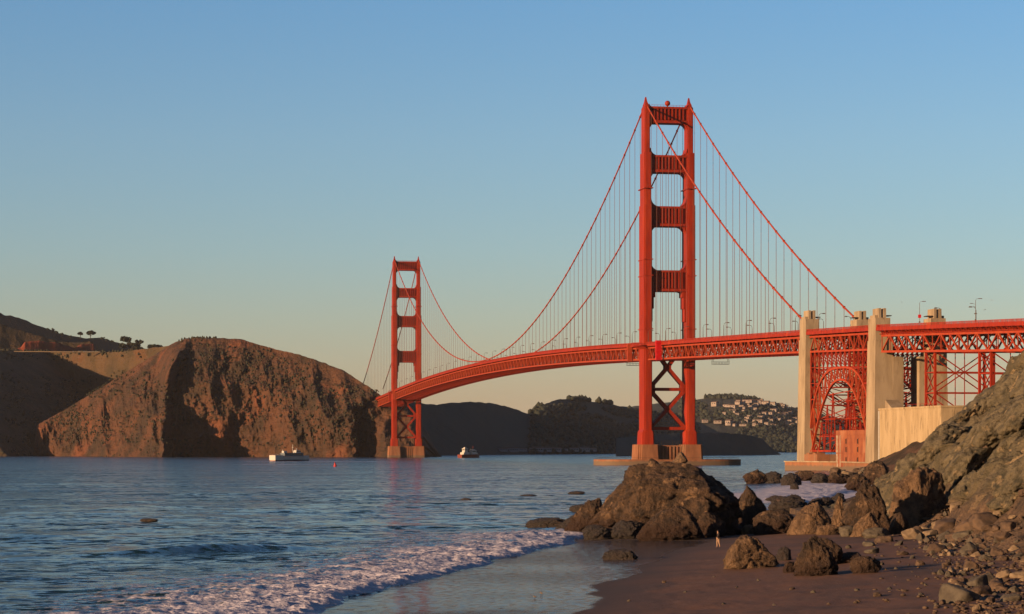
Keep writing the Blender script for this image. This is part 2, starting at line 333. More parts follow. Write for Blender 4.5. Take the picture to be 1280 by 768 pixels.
def sand_material():
    m = mat('beach_sand', (0.235, 0.105, 0.054), (0.18, 0.082, 0.044), .85, .12, (1, 1, 1), .7, .06, 4, c3=(0.13, 0.064, 0.040), s3=.08, t3=(.5, .62))
    N, L = m.node_tree.nodes, m.node_tree.links; b = N['Principled BSDF']
    at = N.new('ShaderNodeAttribute'); at.attribute_name = 'film'      # thin sheet of draining water
    at2 = N.new('ShaderNodeAttribute'); at2.attribute_name = 'damp'
    src = b.inputs['Base Color'].links[0].from_socket
    mx = N.new('ShaderNodeMix'); mx.data_type = 'RGBA'; L.new(at2.outputs['Fac'], mx.inputs['Factor']); L.new(src, mx.inputs[6]); mx.inputs[7].default_value = (.030, .018, .015, 1)
    L.new(mx.outputs[2], b.inputs['Base Color'])
    # two layers: damp sand below, mirror-smooth water film above
    g = N.new('ShaderNodeBsdfPrincipled'); g.inputs['Roughness'].default_value = .12; g.inputs['IOR'].default_value = 1.33; g.inputs['Base Color'].default_value = (.02, .016, .018, 1)
    tc = N.new('ShaderNodeTexCoord'); mp = N.new('ShaderNodeMapping'); mp.inputs['Scale'].default_value = (.7, 1, 1); L.new(tc.outputs['Object'], mp.inputs[0])
    n = N.new('ShaderNodeTexNoise'); n.inputs['Scale'].default_value = .8; n.inputs['Detail'].default_value = 3; L.new(mp.outputs[0], n.inputs['Vector'])
    bp = N.new('ShaderNodeBump'); bp.inputs['Distance'].default_value = .03; bp.inputs['Strength'].default_value = .6; L.new(n.outputs[0], bp.inputs['Height'])
    n2 = N.new('ShaderNodeTexNoise'); n2.inputs['Scale'].default_value = 2.2; n2.inputs['Detail'].default_value = 4; L.new(mp.outputs[0], n2.inputs['Vector'])
    q = N.new('ShaderNodeVectorMath'); q.operation = 'SUBTRACT'; L.new(n2.outputs['Color'], q.inputs[0]); q.inputs[1].default_value = (.5, .5, .5)
    q2 = N.new('ShaderNodeVectorMath'); q2.operation = 'MULTIPLY_ADD'; L.new(q.outputs[0], q2.inputs[0]); q2.inputs[1].default_value = (.09, .22, 0); L.new(bp.outputs[0], q2.inputs[2])
    q3 = N.new('ShaderNodeVectorMath'); q3.operation = 'NORMALIZE'; L.new(q2.outputs[0], q3.inputs[0]); L.new(q3.outputs[0], g.inputs['Normal'])
    ms = N.new('ShaderNodeMixShader'); L.new(at.outputs['Fac'], ms.inputs[0]); L.new(b.outputs[0], ms.inputs[1]); L.new(g.outputs[0], ms.inputs[2])
    L.new(ms.outputs[0], N['Material Output'].inputs['Surface'])
    return m
M['sand'] = sand_material()
def build_beach():
    q = 1 / np.linspace(1 / 60., 1 / 460., 520)
    c = np.linspace(-22, 62, 560)
    Y = np.repeat(q[:, None], len(c), 1); X = np.repeat(c[None, :], len(q), 0) + np.interp(Y, [60, 300, 340, 460], [0, 0, 14, 40])
    e = X - Xs(Y); z = beach_z(X, Y)
    w = fbm(Y * .045, X * .05, 0, 3, 90) * 3.0 + fbm(Y * .2, X * .2, 0, 3, 95) * .8
    film = sstep(17.2, 16.7, e + w) * .74
    # darker tongues where the sheet has already sunk in
    tong = fbm(X * .035, Y * .02 + X * .01, 0, 4, 101)
    film = film * (1 - .85 * sstep(.0, .12, tong) * sstep(1, 4, e)) * (.75 + .25 * np.tanh(3 * fbm(X * .05, Y * .03, 0, 3, 130)))
    z += fbm(X * .25, Y * .25, 0, 3, 98) * .09 * sstep(17, 24, e) + fbm(X * .9, Y * .9, 0, 3, 99) * .05 * sstep(17, 22, e)
    damp = sstep(24, 15, e + w * .8)
    z = np.where(X > Xf(Y) + 3, z - .6, z)
    o = npmesh('beach', np.stack([X, Y, z], -1).reshape(-1, 3), gridfaces(*X.shape), M['sand'], True, {'film': film, 'damp': damp})
    tag(o, kind='structure')
build_beach()

# ------------------------------------------------------------------ bluff on the right and hillside behind the fort
M['cliff'] = mat('green_serpentine_cliff', (0.20, 0.155, 0.092), (0.085, 0.074, 0.046), 0.9, 0.3, (1, .6, 1.2), 1.0, .7, 1.6, c3=(0.38, 0.27, 0.15), s3=.3, t3=(.56, .64))
M['crag'] = mat('fractured_cliff_rock', (0.25, 0.20, 0.125), (0.070, 0.062, 0.040), 0.9, 0.5, (1, 1, 1), 1.0, .7, 2.2, c3=(0.42, 0.30, 0.17), s3=.35, t3=(.55, .64))
M['talus'] = mat('brown_slope', (0.15, 0.085, 0.048), (0.085, 0.052, 0.03), 0.9, 0.2, bump=1, bdist=.4, bscale=1.3, c3=(0.26, 0.16, 0.085), s3=.35, t3=(.56, .7))
def cliff_mat():
    m = M['cliff']; N, L = m.node_tree.nodes, m.node_tree.links; b = N['Principled BSDF']
    at = N.new('ShaderNodeAttribute'); at.attribute_name = 'talus'
    src = b.inputs['Base Color'].links[0].from_socket
    tc = N.new('ShaderNodeTexCoord'); n = N.new('ShaderNodeTexNoise'); n.inputs['Scale'].default_value = .5; n.inputs['Detail'].default_value = 8; L.new(tc.outputs['Object'], n.inputs[0])
    cr = N.new('ShaderNodeValToRGB'); cr.color_ramp.elements[0].position = .35; cr.color_ramp.elements[0].color = (.030, .020, .014, 1); cr.color_ramp.elements[1].position = .68; cr.color_ramp.elements[1].color = (.105, .064, .038, 1)
    L.new(n.outputs[0], cr.inputs[0])
    mx = N.new('ShaderNodeMix'); mx.data_type = 'RGBA'; L.new(at.outputs['Fac'], mx.inputs['Factor']); L.new(src, mx.inputs[6]); L.new(cr.outputs[0], mx.inputs[7]); L.new(mx.outputs[2], b.inputs['Base Color'])
cliff_mat()
def build_cliff():
    Yv = np.linspace(90, 390, 800); dv = np.concatenate([np.linspace(-2, 32, 340), np.linspace(33, 90, 40)])
    Y = np.repeat(Yv[:, None], len(dv), 1); D = np.repeat(dv[None, :], len(Yv), 0); X = Xf(Y) + D
    z = cliff_z(X, Y)
    z = np.where(D <= -1.9, -1.5, z)
    X = X + fbm(Y * .3, z * .4, X * .1, 4, 13) * .6 * sstep(3, 8, D)
    for fq, am, sd_ in ((.09, 4.2, 1), (.24, 1.5, 2), (.8, .25, 3)):      # blocks broken along joints
        a1 = (Y * .8 + z * .6) * fq + fbm(Y * fq * .7, z * fq * .7, 0, 3, 60 + sd_) * .8; a2 = (z * .8 - Y * .6) * fq * .45 + fbm(Y * fq * .5, z * fq * .5, 4, 3, 66 + sd_) * .8
        X = X + (_hash(np.floor(a1), np.floor(a2), np.zeros_like(a1), 700 + sd_) - .5) * am * sstep(2, 7, D)
    tal = 1 - sstep(5, 10, D + 5 * fbm(X * .08, Y * .05, 0, 3, 77) - sstep(265, 300, Y) * -7)
    tal = np.maximum(tal, (1 - sstep(215, 245, Y + D * 1.2)) * .85)
    o = npmesh('cliff', np.stack([X, Y, z], -1).reshape(-1, 3), gridfaces(*X.shape), M['cliff'], False, {'talus': tal}); tag(o, kind='structure')
build_cliff()
M['hillside'] = mat('brown_scrub_slope', (0.17, 0.085, 0.045), (0.085, 0.05, 0.03), 0.95, 0.06, (1, .5, 1.5), 1.0, 1.5, .4, c3=(0.05, 0.035, 0.022), s3=.03, t3=(.52, .62))
def far_land_z(X, Y):
    d = X - Xs(Y) - 6
    z = np.where(d < 0, d * .12, 2.2 * sstep(0, 8, d))
    rise = np.maximum(0, X - np.interp(Y, [400, 700, 900, 986, 1066, 1100, 1200], [130, 150, 143, 143, 152, 166, 235]))
    z = z + np.minimum(rise * .45, 17 + .1 * rise) * (1 - sstep(1075, 1110, Y))
    return z + (fbm(X * .03, Y * .03, 0, 4, 120, ridged=True) * 2.2) * sstep(0, 25, rise) + fbm(X * .2, Y * .2, 0, 3, 124) * .5 * sstep(0, 4, d)
def build_hillside():
    Yv = np.linspace(345, 1330, 320); dv = np.concatenate([np.linspace(-14, 110, 190), np.linspace(115, 500, 30)])
    Y = np.repeat(Yv[:, None], len(dv), 1); X = Xs(Y) + dv[None, :]
    z = np.minimum(far_land_z(X, Y), 30) ; z = np.where(Y < 430, np.minimum(z, beach_z(X, Y) - .4 + 0 * z), z)
    tag(npmesh('hillside', np.stack([X, Y, z], -1).reshape(-1, 3), gridfaces(*X.shape), M['hillside'], True), kind='structure')
build_hillside()

# ------------------------------------------------------------------ far hills
def hill(name, us, ridge, Yb, Yr, m, amp=20, pw=1.0, warp=None, nu=420, nv=110, seed=0, shape=None, back=600, crag=0.0, ns=(.012, .02), smallamp=6):
    u = np.linspace(us[0], us[1], nu); v = np.concatenate([np.linspace(0, 1, nv), 1 + np.linspace(.05, 1, 12)])
    U = np.repeat(u[None, :], len(v), 0); W = np.repeat(v[:, None], nu, 1); vc = np.clip(W, 0, 1)
    ry = np.interp(U, *zip(*ridge)) + fbm(U * .15, U * 0, 0, 4, seed + 3) * 1.0
    yb = np.interp(U if warp is None else warp(U, vc), *zip(*Yb)); yr = np.interp(U, *zip(*Yr))
    D = yb + (yr - yb) * vc ** (pw if not callable(pw) else pw(U))
    if shape is not None: D = D + shape(U, vc)
    zr = CH + (HY - ry) / F * (yr + (shape(U, np.ones_like(U)) if shape is not None else 0))
    z = -3 + (zr + 3) * vc
    X0 = (U - 640) / F * yb
    gl = fbm(X0 * ns[0] + z * .004, z * .35 * ns[1] + 3, 0, 5, seed + 7, ridged=True)
    g2 = fbm(X0 * ns[0] * 4, z * ns[1] * 1.4, D * .002, 5, seed + 11)
    env = np.sin(np.pi * np.clip(vc, 0, 1)) ** .6 * .9 + .1 * (vc < .9)
    g3 = fbm(X0 * .022, z * .028, D * .003, 4, seed + 13, ridged=True); g4 = fbm(X0 * .085, z * .10, 2, 3, seed + 17, ridged=True)
    D = D - (gl * amp + g2 * smallamp + (g3 * 14 + g4 * 3.5) * crag) * env
    bk = np.clip(W - 1, 0, 1)
    D = D + bk * back; z = z - bk ** 1.5 * np.maximum(zr, 10) * .9 - bk * 6
    X = (U - 640) / F * np.where(bk > 0, yr + bk * 0 + 0, D) + 0
    X = np.where(bk > 0, (U - 640) / F * D, X)
    tag(npmesh(name, np.stack([X, D, z], -1).reshape(-1, 3), gridfaces(*X.shape), m, crag == 0), kind='structure')
    return U, D, z
M['cliffhill'] = mat('red_brown_headland', (0.185, 0.080, 0.042), (0.075, 0.046, 0.028), .95, .03, (1, 1, .7), 1.0, 10, .13, c3=(0.27, 0.095, 0.045), s3=.013, t3=(.55, .66))
M['grasshill'] = mat('olive_brown_grass_hill', (0.16, 0.095, 0.048), (0.09, 0.065, 0.034), .95, .02, (1, 1, 1), 1.0, 7, .1, c3=(0.19, 0.08, 0.036), s3=.008, t3=(.56, .7))
M['scrub'] = mat('dark_scrub_hill', (0.024, 0.032, 0.026), (0.038, 0.042, 0.030), .95, .01, bump=1, bdist=6, bscale=.07)
M['cut'] = mat('red_earth_cut', (0.36, 0.075, 0.038), (0.20, 0.052, 0.030), .95, .03, bump=.8, bdist=3, bscale=.1)
M['bluehill'] = mat('wooded_far_hill', (0.038, 0.045, 0.036), (0.065, 0.062, 0.046), .95, .008, bump=1, bdist=10, bscale=.04)
# headland in front of and left of the far tower
HU, HD, HZ = hill('headland', (43, 552), [(43, 556), (46, 532), (60, 524), (100, 501), (150, 470), (200, 440), (215, 430), (232, 423), (280, 422.5), (305, 425), (320, 430), (345, 437), (375, 444), (400, 452), (430, 463), (445, 474), (462, 484), (478, 496), (495, 502), (515, 508), (530, 530), (542, 556), (552, 571)],
     [(43, 3230), (120, 3080), (192, 2925), (203, 2925), (216, 3040), (300, 3020), (380, 2945), (440, 2890), (446, 2925), (466, 2915), (480, 2850), (528, 2835), (552, 2960)],
     [(43, 3240), (100, 3230), (190, 3170), (232, 3130), (310, 3110), (400, 3040), (480, 2950), (552, 3000)],
     M['cliffhill'], crag=1.0, amp=30, pw=lambda U: .9 + 1.7 * sstep(198, 215, U) * (1 - .5 * sstep(300, 380, U)), warp=lambda U, v: U - (26 * sstep(.55, 1, v) + 7 * fbm(v * 9, U * .02, 0, 4, 222)) * sstep(150, 205, U), nu=900, nv=240, seed=200, ns=(.013, .016), smallamp=16)
# bowl behind it
def bowl(U, v):
    uc = 185 - 128 * v
    return np.where(U < uc, -2.6 * np.minimum(uc - U, 172), -1.9 * (U - uc)) + 340
BU, BD, BZ = hill('bowl', (-420, 262), [(-420, 415), (-200, 420), (-60, 434), (-20, 437), (0, 438), (60, 439.5), (120, 441), (150, 439.5), (180, 436.5), (205, 433), (262, 428)],
     [(-420, 3200), (262, 3240)], [(-420, 3420), (262, 3420)], M['grasshill'], crag=.3, amp=16, nu=420, nv=110, seed=240, shape=bowl, ns=(.006, .008), smallamp=4)
hill('road_cut_hill', (-300, 150), [(-300, 330), (-100, 385), (-30, 402), (0, 405), (25, 413), (50, 420), (62, 424), (75, 427), (95, 429), (112, 427.5), (118, 429), (124, 437), (135, 446), (150, 450)],
     [(-300, 3700), (150, 3900)], [(-300, 3800), (150, 4050)], M['grasshill'], amp=10, nu=300, nv=80, seed=260, ns=(.008, .01))
hill('earth_cut', (14, 122), [(14, 441), (26, 434), (31, 427), (48, 426.5), (62, 428), (75, 429), (85, 432.5), (93, 435), (99, 432), (104, 430), (117, 429.5), (119, 436), (122, 447)],
     [(14, 3660), (122, 3760)], [(14, 3740), (122, 3830)], M['cut'], crag=.35, amp=6, nu=200, nv=60, seed=270, back=120)
RU, RD, RZ = hill('dark_ridge', (-320, 300), [(-320, 300), (-100, 350), (-20, 385), (0, 391), (5, 394.5), (14, 395), (22, 397), (35, 402), (50, 408), (75, 417), (88, 420), (110, 423), (125, 422), (143, 427), (155, 430), (178, 436), (200, 441), (300, 455)],
     [(-320, 4200), (300, 6100)], [(-320, 4500), (300, 6400)], M['scrub'], amp=14, nu=300, nv=80, seed=280, ns=(.006, .008))
# shaded hills east of the far tower, running away to the right
WU, WD, WZ = hill('wooded_hills', (505, 905), [(505, 500), (530, 505), (545, 506), (565, 503.5), (590, 502.5), (612, 504), (630, 507), (648, 513), (660, 517), (668, 516), (672, 510), (682, 504), (700, 498.5), (720, 500), (740, 502.5), (760, 505), (775, 508), (800, 511), (840, 518), (880, 530), (905, 545)],
     [(505, 3250), (905, 5200)], [(505, 3600), (905, 5900)], M['scrub'], amp=22, nu=420, nv=90, seed=300, ns=(.008, .012))
hill('low_point', (770, 979), [(770, 548), (800, 545), (850, 541), (900, 541), (930, 543), (945, 546), (955, 551), (964, 560), (970, 564), (977, 569), (979, 570)],
     [(770, 3100), (979, 3900)], [(770, 3400), (979, 3960)], M['scrub'], amp=12, nu=240, nv=60, seed=320, back=300)
EU, ED, EZ = hill('village_hill', (640, 1240), [(640, 520), (760, 512), (820, 505), (868, 500), (885, 498), (900, 496.5), (925, 497), (945, 500), (962, 506), (980, 510), (1000, 516), (1040, 525), (1080, 538), (1140, 552), (1240, 556)],
     [(640, 6000), (1240, 6300)], [(640, 7200), (1240, 7300)], M['bluehill'], amp=90, nu=420, nv=90, seed=340, ns=(.0035, .006), smallamp=14)

# ------------------------------------------------------------------ the suspension bridge (local y runs along it, x across it, origin at the near tower)
BA = math.atan2(.169, .9856)
bridge = empty('suspension_bridge', (96.4, 1526, 0), BA)
tag(bridge, 'long orange red suspension bridge crossing the strait with two tall towers', 'bridge')
def zt(s):    # height of the railing top along the bridge
    if s >= 0:
        if s <= 1280: return 76 + 10.3 * 4 * (s / 1280) * (1 - s / 1280)
        return 76 - .03 * (s - 1280)
    return float(np.interp(-s, [0, 90, 343, 455, 626, 760], [76, 74.0, 67.5, 64.4, 58.3, 52.5]))
def bl(x, s, z): return bridge.matrix_basis @ Vector((x, s, z))
bridge.matrix_basis = Matrix.Translation((96.4, 1526, 0)) @ Matrix.Rotation(BA, 4, 'Z')

def cruci(w, L, n):      # stepped plan of a tower leg
    a, b, k = w / 2, L / 2, n
    q = [(a, b - 2 * k), (a - k * .5, b - 2 * k), (a - k * .5, b - k), (a - k, b - k), (a - k, b)]
    p = q + [(-x, y) for x, y in q[::-1]] + [(-x, -y) for x, y in q] + [(x, -y) for x, y in q[::-1]]
    return p
def leg_mesh(cx, cy):
    b = MB()
    def pr(w, L, n, z0, z1, w1=None, L1=None):
        P0 = [(cx + x, cy + y) for x, y in cruci(w, L, n)]; P1 = [(cx + x, cy + y) for x, y in cruci(w1 or w, L1 or L, n)]
        b.prism(P0, z0, z1, 0, P1)
    pr(7.6, 19, 1.0, 12.8, 20.6, 7.0, 18.4); pr(7.0, 18.4, 1.0, 20.6, 22.2, 5.2, 16.6)
    pr(5.2, 16.6, .75, 22.2, 161); pr(4.4, 14.6, .7, 161, 193.4); pr(3.4, 12, .6, 193.4, 221.5)
    pr(3.4, 12, .6, 221.5, 223.2, 2.0, 9)
    for z in (84, 117, 127, 171):     # maintenance platforms and splice bands round the leg
        b.box(cx - 2.9, cx + 2.9, cy - 8.8, cy + 8.8, z, z + .55)
    return b
def tower(cy, beacon):
    for sx in (-1, 1):
        cx = sx * 13.7
        leg = leg_mesh(cx, cy).build('tower_leg', M['paint'], bridge)
        sp = MB(); sp.prism([(cx + x, cy + y) for x, y in ((-1.1, -4), (1.1, -4), (1.1, 4), (-1.1, 4))], 223.2, 225.4, 0, [(cx + x, cy + y) for x, y in ((-.7, -1.6), (.7, -1.6), (.7, 1.6), (-.7, 1.6))])
        sp.prism([(cx + x, cy + y) for x, y in ((-.7, -1.6), (.7, -1.6), (.7, 1.6), (-.7, 1.6))], 225.4, 228.3, 0, [(cx + x, cy + y) for x, y in ((-.35, -.5), (.35, -.5), (.35, .5), (-.35, .5))])
        sp.build('spire', M['paint'], leg)
    for z0, z1, hd, w, r in ((212, 222, 3.9, 3.4, 4.6), (181.4, 191.8, 5.0, 4.4, 4.6), (148, 160.2, 4.7, 5.2, 5.2), (107.7, 120.6, 4.3, 5.2, 5.2)):
        b = MB(); xi = 13.7 - w / 2 + .02
        b.box(-xi, xi, cy - hd, cy + hd, z0, z1)
        # rounded haunches filling the corners of the openings above and below
        for sx in (-1, 1):
            for zz, sg in ((z0, -1), (z1, 1)):
                if z1 > 215 and sg > 0: rr = 1.8
                else: rr = r
                n = 8; pts = [(sx * xi, zz), (sx * (xi - rr), zz)] + [(sx * (xi - rr + rr * math.sin(k / n * math.pi / 2)), zz + sg * rr * (1 - math.cos(k / n * math.pi / 2))) for k in range(1, n + 1)]
                N_ = len(pts); ys = (cy - hd + .03, cy + hd - .03)
                b.add([(x, y, z) for y in ys for x, z in pts], [tuple(range(N_)), tuple(range(N_, 2 * N_))[::-1]] + [(k, (k + 1) % N_, N_ + (k + 1) % N_, N_ + k) for k in range(N_)])
        if z0 < 110:      # long stepped haunches under the lowest portal
            for sx in (-1, 1):
                for k, (wd, zb) in enumerate(((2.6, 104), (1.7, 97), (.9, 89))):
                    b.box(min(sx * xi, sx * (xi - wd)), max(sx * xi, sx * (xi - wd)), cy - hd + .05 + .04 * k, cy + hd - .05 - .04 * k, zb, z0)
        strut = b.build('portal_strut', M['paint'], bridge)
        f = MB(); nf = 9
        for k in range(nf):
            x = -xi + 1.6 + (2 * xi - 3.2) * (k + .5) / nf
            for sy in (-1, 1):
                y0 = cy + sy * hd; f.box(x - .42, x + .42, min(y0, y0 + sy * .7), max(y0, y0 + sy * .7), z0 + 1.9, z1 - 1.3)
        for sy in (-1, 1):
            y0 = cy + sy * hd
            f.box(-xi, xi, min(y0, y0 + sy * .8), max(y0, y0 + sy * .8), z1 - 1.2, z1 + .1); f.box(-xi, xi, min(y0, y0 + sy * .8), max(y0, y0 + sy * .8), z0 - .05, z0 + 1.6)
        f.build('fluting', M['paint'], strut)
        if z1 > 215:
            for sy in (-1, 1):
                g = MB()
                y = cy + sy * (hd - .3)
                for x in np.linspace(-11, 11, 12): g.bar((x, y, z1), (x, y, z1 + 1.2), .12)
                g.bar((-11, y, z1 + 1.2), (11, y, z1 + 1.2), .14)
                g.build('railing', M['paint'], strut)
    if beacon:
        s = MB(); n = 12
        rings = [[(1.75 * math.sin(a) * math.cos(t), cy - 1 + 1.75 * math.sin(a) * math.sin(t), 224.6 + 1.75 * math.cos(a)) for t in np.linspace(0, 2 * math.pi, n, endpoint=False)] for a in np.linspace(.05, math.pi - .05, 9)]
        s.add([p for r_ in rings for p in r_], [(i * n + k, i * n + (k + 1) % n, (i + 1) * n + (k + 1) % n, (i + 1) * n + k) for i in range(8) for k in range(n)] + [tuple(range(n)), tuple(range(8 * n, 9 * n))[::-1]])
        s.bar((0, cy - 1, 222), (0, cy - 1, 223.2), .5)
        s.build('beacon', M['paint'], bridge, True)
    br = MB()
    for y in (cy - 1.7, cy + 1.7):
        T = 1.9
        for a, c in (((-11, y, 48), (0, y, 60.5)), ((11, y, 48), (0, y, 60.5)), ((-8, y, 71.5), (0, y, 60.5)), ((8, y, 71.5), (0, y, 60.5)),
                     ((-10.6, y, 46), (10.6, y, 23.5)), ((10.6, y, 46), (-10.6, y, 23.5))): br.bar(a, c, T, T)
        br.box(-10.7, 10.7, y - .9, y + .9, 46.1, 48); br.box(-10.7, 10.7, y - .88, y + .88, 21.8, 23.7)
        br.box(-2, 2, y - .93, y + .93, 58.6, 62.4); br.box(-1.8, 1.8, y - .93, y + .93, 33, 36.4)
        for sx in (-1, 1): br.box(min(sx * 10.7, sx * 8.2), max(sx * 10.7, sx * 8.2), y - .92, y + .92, 44.6, 49.6)
    br.build('cross_brace', M['paint'], bridge)
    pr = MB()
    for sx in (-1, 1):
        cx = sx * 13.7
        def P_(w, L, n): return [(cx + x, cy + y) for x, y in cruci(w, L, n)]
        pr.prism(P_(14.6, 25, 1.8), -2, 12.8, 0, P_(13.0, 23.5, 1.7))
    pr.box(-8, 8, cy - 7.5, cy + 7.5, -2, 12.3)
    for x in np.linspace(-6.6, 6.6, 7):
        for sy in (-1, 1): pr.box(x - .55, x + .55, min(cy + sy * 7.5, cy + sy * 8.6), max(cy + sy * 7.5, cy + sy * 8.6), -2, 11.6)
    p = pr.build('pier', M['pier'], bridge)
    for sy in (-1, 1):
        rl = MB()
        for x in np.linspace(-7, 7, 9): rl.bar((x, cy + sy * 7.2, 12.3), (x, cy + sy * 7.2, 15), .16)
        for z in (13.6, 15): rl.bar((-7, cy + sy * 7.2, z), (7, cy + sy * 7.2, z), .16)
        rl.build('railing', M['steel'], p)
tower(0, True); tower(1280, False)

# stiffening truss, floor and railing
def station(a, b, step):
    n = max(1, round((b - a) / step)); return [a + (b - a) * i / n for i in range(n + 1)]
def truss_side(x, S, zu, zl, chord=.95, web=.55, vert=.38, mi=0, pattern=None):
    b = MB(); out = 1 if x > 0 else -1
    for i in range(len(S) - 1):
        a, c = S[i], S[i + 1]
        b.bar((x, a, zt(a) - zu), (x, c, zt(c) - zu), .8, chord); b.bar((x, a, zt(a) - zl), (x, c, zt(c) - zl), .8, chord)
        if pattern and pattern(i) == 'x':
            b.bar((x, a, zt(a) - zl), (x, c, zt(c) - zu), .5, web); b.bar((x, a, zt(a) - zu), (x, c, zt(c) - zl), .44, web)
        elif (i % 2 == 0): b.bar((x, a, zt(a) - zl), (x, c, zt(c) - zu), .6, web)
        else: b.bar((x, a, zt(a) - zu), (x, c, zt(c) - zl), .6, web)
        b.bar((x, a, zt(a) - zl), (x, a, zt(a) - zu), vert, vert)
    a = S[-1]; b.bar((x, a, zt(a) - zl), (x, a, zt(a) - zu), vert, vert)
    return b
def floor_mesh(S, zl, x0=12.9):
    b = MB()
    for i in range(len(S)):
        a = S[i]
        b.box(-13.2, 13.2, a - .3, a + .3, zt(a) - 3.6, zt(a) - 1.9)
        b.bar((-13.2, a, zt(a) - zl + .1), (13.2, a, zt(a) - zl + .1), .8, .8)
        b.bar((-13.2, a, zt(a) - 3.4), (-4.5, a, zt(a) - zl + .1), .4, .4); b.bar((13.2, a, zt(a) - 3.4), (4.5, a, zt(a) - zl + .1), .4, .4)
        for sx in (-1, 1): b.bar((sx * 13.2, a, zt(a) - 2.2), (sx * 15.6, a, zt(a) - 1.7), .3, .5)
        if i < len(S) - 1:
            c = S[i + 1]; sg = 1 if i % 2 else -1
            b.bar((-13.2 * sg, a, zt(a) - zl + .1), (13.2 * sg, c, zt(c) - zl + .1), .7, .5)
            b.bar((13.2 * sg, a, zt(a) - zl - .1), (0, (a + c) / 2, zt((a + c) / 2) - zl - .1), .6, .4)
            for x in (-9, -4.5, 0, 4.5, 9): b.bar((x, a, zt(a) - 2.3), (x, c, zt(c) - 2.3), .4, .8)
    return b
def deck_mesh(S):
    b = MB()
    for i in range(len(S) - 1):
        a, c = S[i], S[i + 1]
        for (xa, xb, h0, h1) in ((-15.6, 15.6, 1.95, 1.5),):
            b.add([(xa, a, zt(a) - h0), (xb, a, zt(a) - h0), (xb, c, zt(c) - h0), (xa, c, zt(c) - h0), (xa, a, zt(a) - h1), (xb, a, zt(a) - h1), (xb, c, zt(c) - h1), (xa, c, zt(c) - h1)],
                  [(0, 3, 2, 1), (4, 5, 6, 7), (0, 1, 5, 4), (1, 2, 6, 5), (2, 3, 7, 6), (3, 0, 4, 7)])
    return b
def railing_mesh(S, x):
    b = MB(); out = 1 if x > 0 else -1
    for i in range(len(S) - 1):
        a, c = S[i], S[i + 1]
        b.bar((x, a, zt(a)), (x, c, zt(c)), .16, .16); b.bar((x, a, zt(a) - .95), (x, c, zt(c) - .95), .12, .12)
        b.bar((x + out * .1, a, zt(a) - 1.72), (x + out * .1, c, zt(c) - 1.85), .3, 1.5)
        n = 6
        for k in range(n):
            s = a + (c - a) * k / n; b.bar((x, s, zt(s) - 1.4), (x, s, zt(s)), .22 if k == 0 else .1, .3 if k == 0 else .8)
    return b
SEG = [('side', -341.5, -4.5, 7.62), ('main', 4.5, 1275.5, 7.62), ('far', 1284.5, 1600, 7.62)]
for nm, a, b_, st in SEG:
    S = station(a, b_, st)
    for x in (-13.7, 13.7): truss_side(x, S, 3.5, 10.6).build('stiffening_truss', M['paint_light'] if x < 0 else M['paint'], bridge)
    floor_mesh(S, 10.6).build('floor_frame', M['paint'], bridge)
S = station(-760, 1600, 7.62)
deck_mesh(S).build('roadway', M['asphalt'], bridge)
for x in (-15.6, 15.6): railing_mesh(S, x).build('railing', M['paint'], bridge)
# sidewalk bays widened round the tower legs, with end covers
for cy in (0, 1280):
    for sx in (-1, 1):
        b = MB(); x0, x1 = sorted((sx * 15.6, sx * 19.6))
        for s0 in np.arange(cy - 14, cy + 14, 4.0):
            b.box(x0, x1, s0, s0 + 4.0, zt(s0) - 1.9, zt(s0) - 1.5)
            b.bar((sx * 19.5, s0, zt(s0)), (sx * 19.5, s0 + 4, zt(s0 + 4)), .16); b.bar((sx * 19.5, s0, zt(s0) - 1.7), (sx * 19.5, s0, zt(s0)), .2)
            b.bar((sx * 14, s0, zt(s0) - 5.5), (sx * 19.4, s0, zt(s0) - 2), .35)
        b.build('sidewalk_bay', M['paint'], bridge)
def cover(s, x0, x1, m, name, z0=11.6, z1=.6):
    b = MB(); b.box(x0, x1, s, s + 2.4, zt(s) - z0, zt(s) - z1)
    for k in range(5): b.box(x0 - .12, x1 + .12, s - .12, s + 2.52, zt(s) - z0 + .3 + k * 2.4, zt(s) - z0 + .7 + k * 2.4)
    b.build(name, m, bridge)
cover(-52, -19.0, -15.8, M['redcover'], 'work_platform_screen', 11.6, -.3)
cover(34, -17.6, -14.6, M['paint_light'], 'work_platform_screen')
cover(1262, -17.6, -14.6, M['paint_light'], 'work_platform_screen'); cover(1300, -17.6, -14.6, M['paint'], 'work_platform_screen')
# travelling gantries hung under the floor
for s0, xa, xb in ((-75, 10, 20), (24, -20, -10)):
    b = MB(); z = zt(s0) - 14.0
    for y in (s0, s0 + 3):
        b.bar((xa, y, z), (xb, y, z), .25); b.bar((xa, y, z + 1.3), (xb, y, z + 1.3), .15)
        for x in np.linspace(xa, xb, 6): b.bar((x, y, z), (x, y, z + 1.3), .12)
        b.bar((xa, y, z + 1.3), (xa + .5, y, z + 3.2), .18); b.bar((xb, y, z + 1.3), (xb - .5, y, z + 3.2), .18)
    b.box(xa, xb, s0, s0 + 3, z - .1, z)
    b.build('under_deck_gantry', M['steel'], bridge)

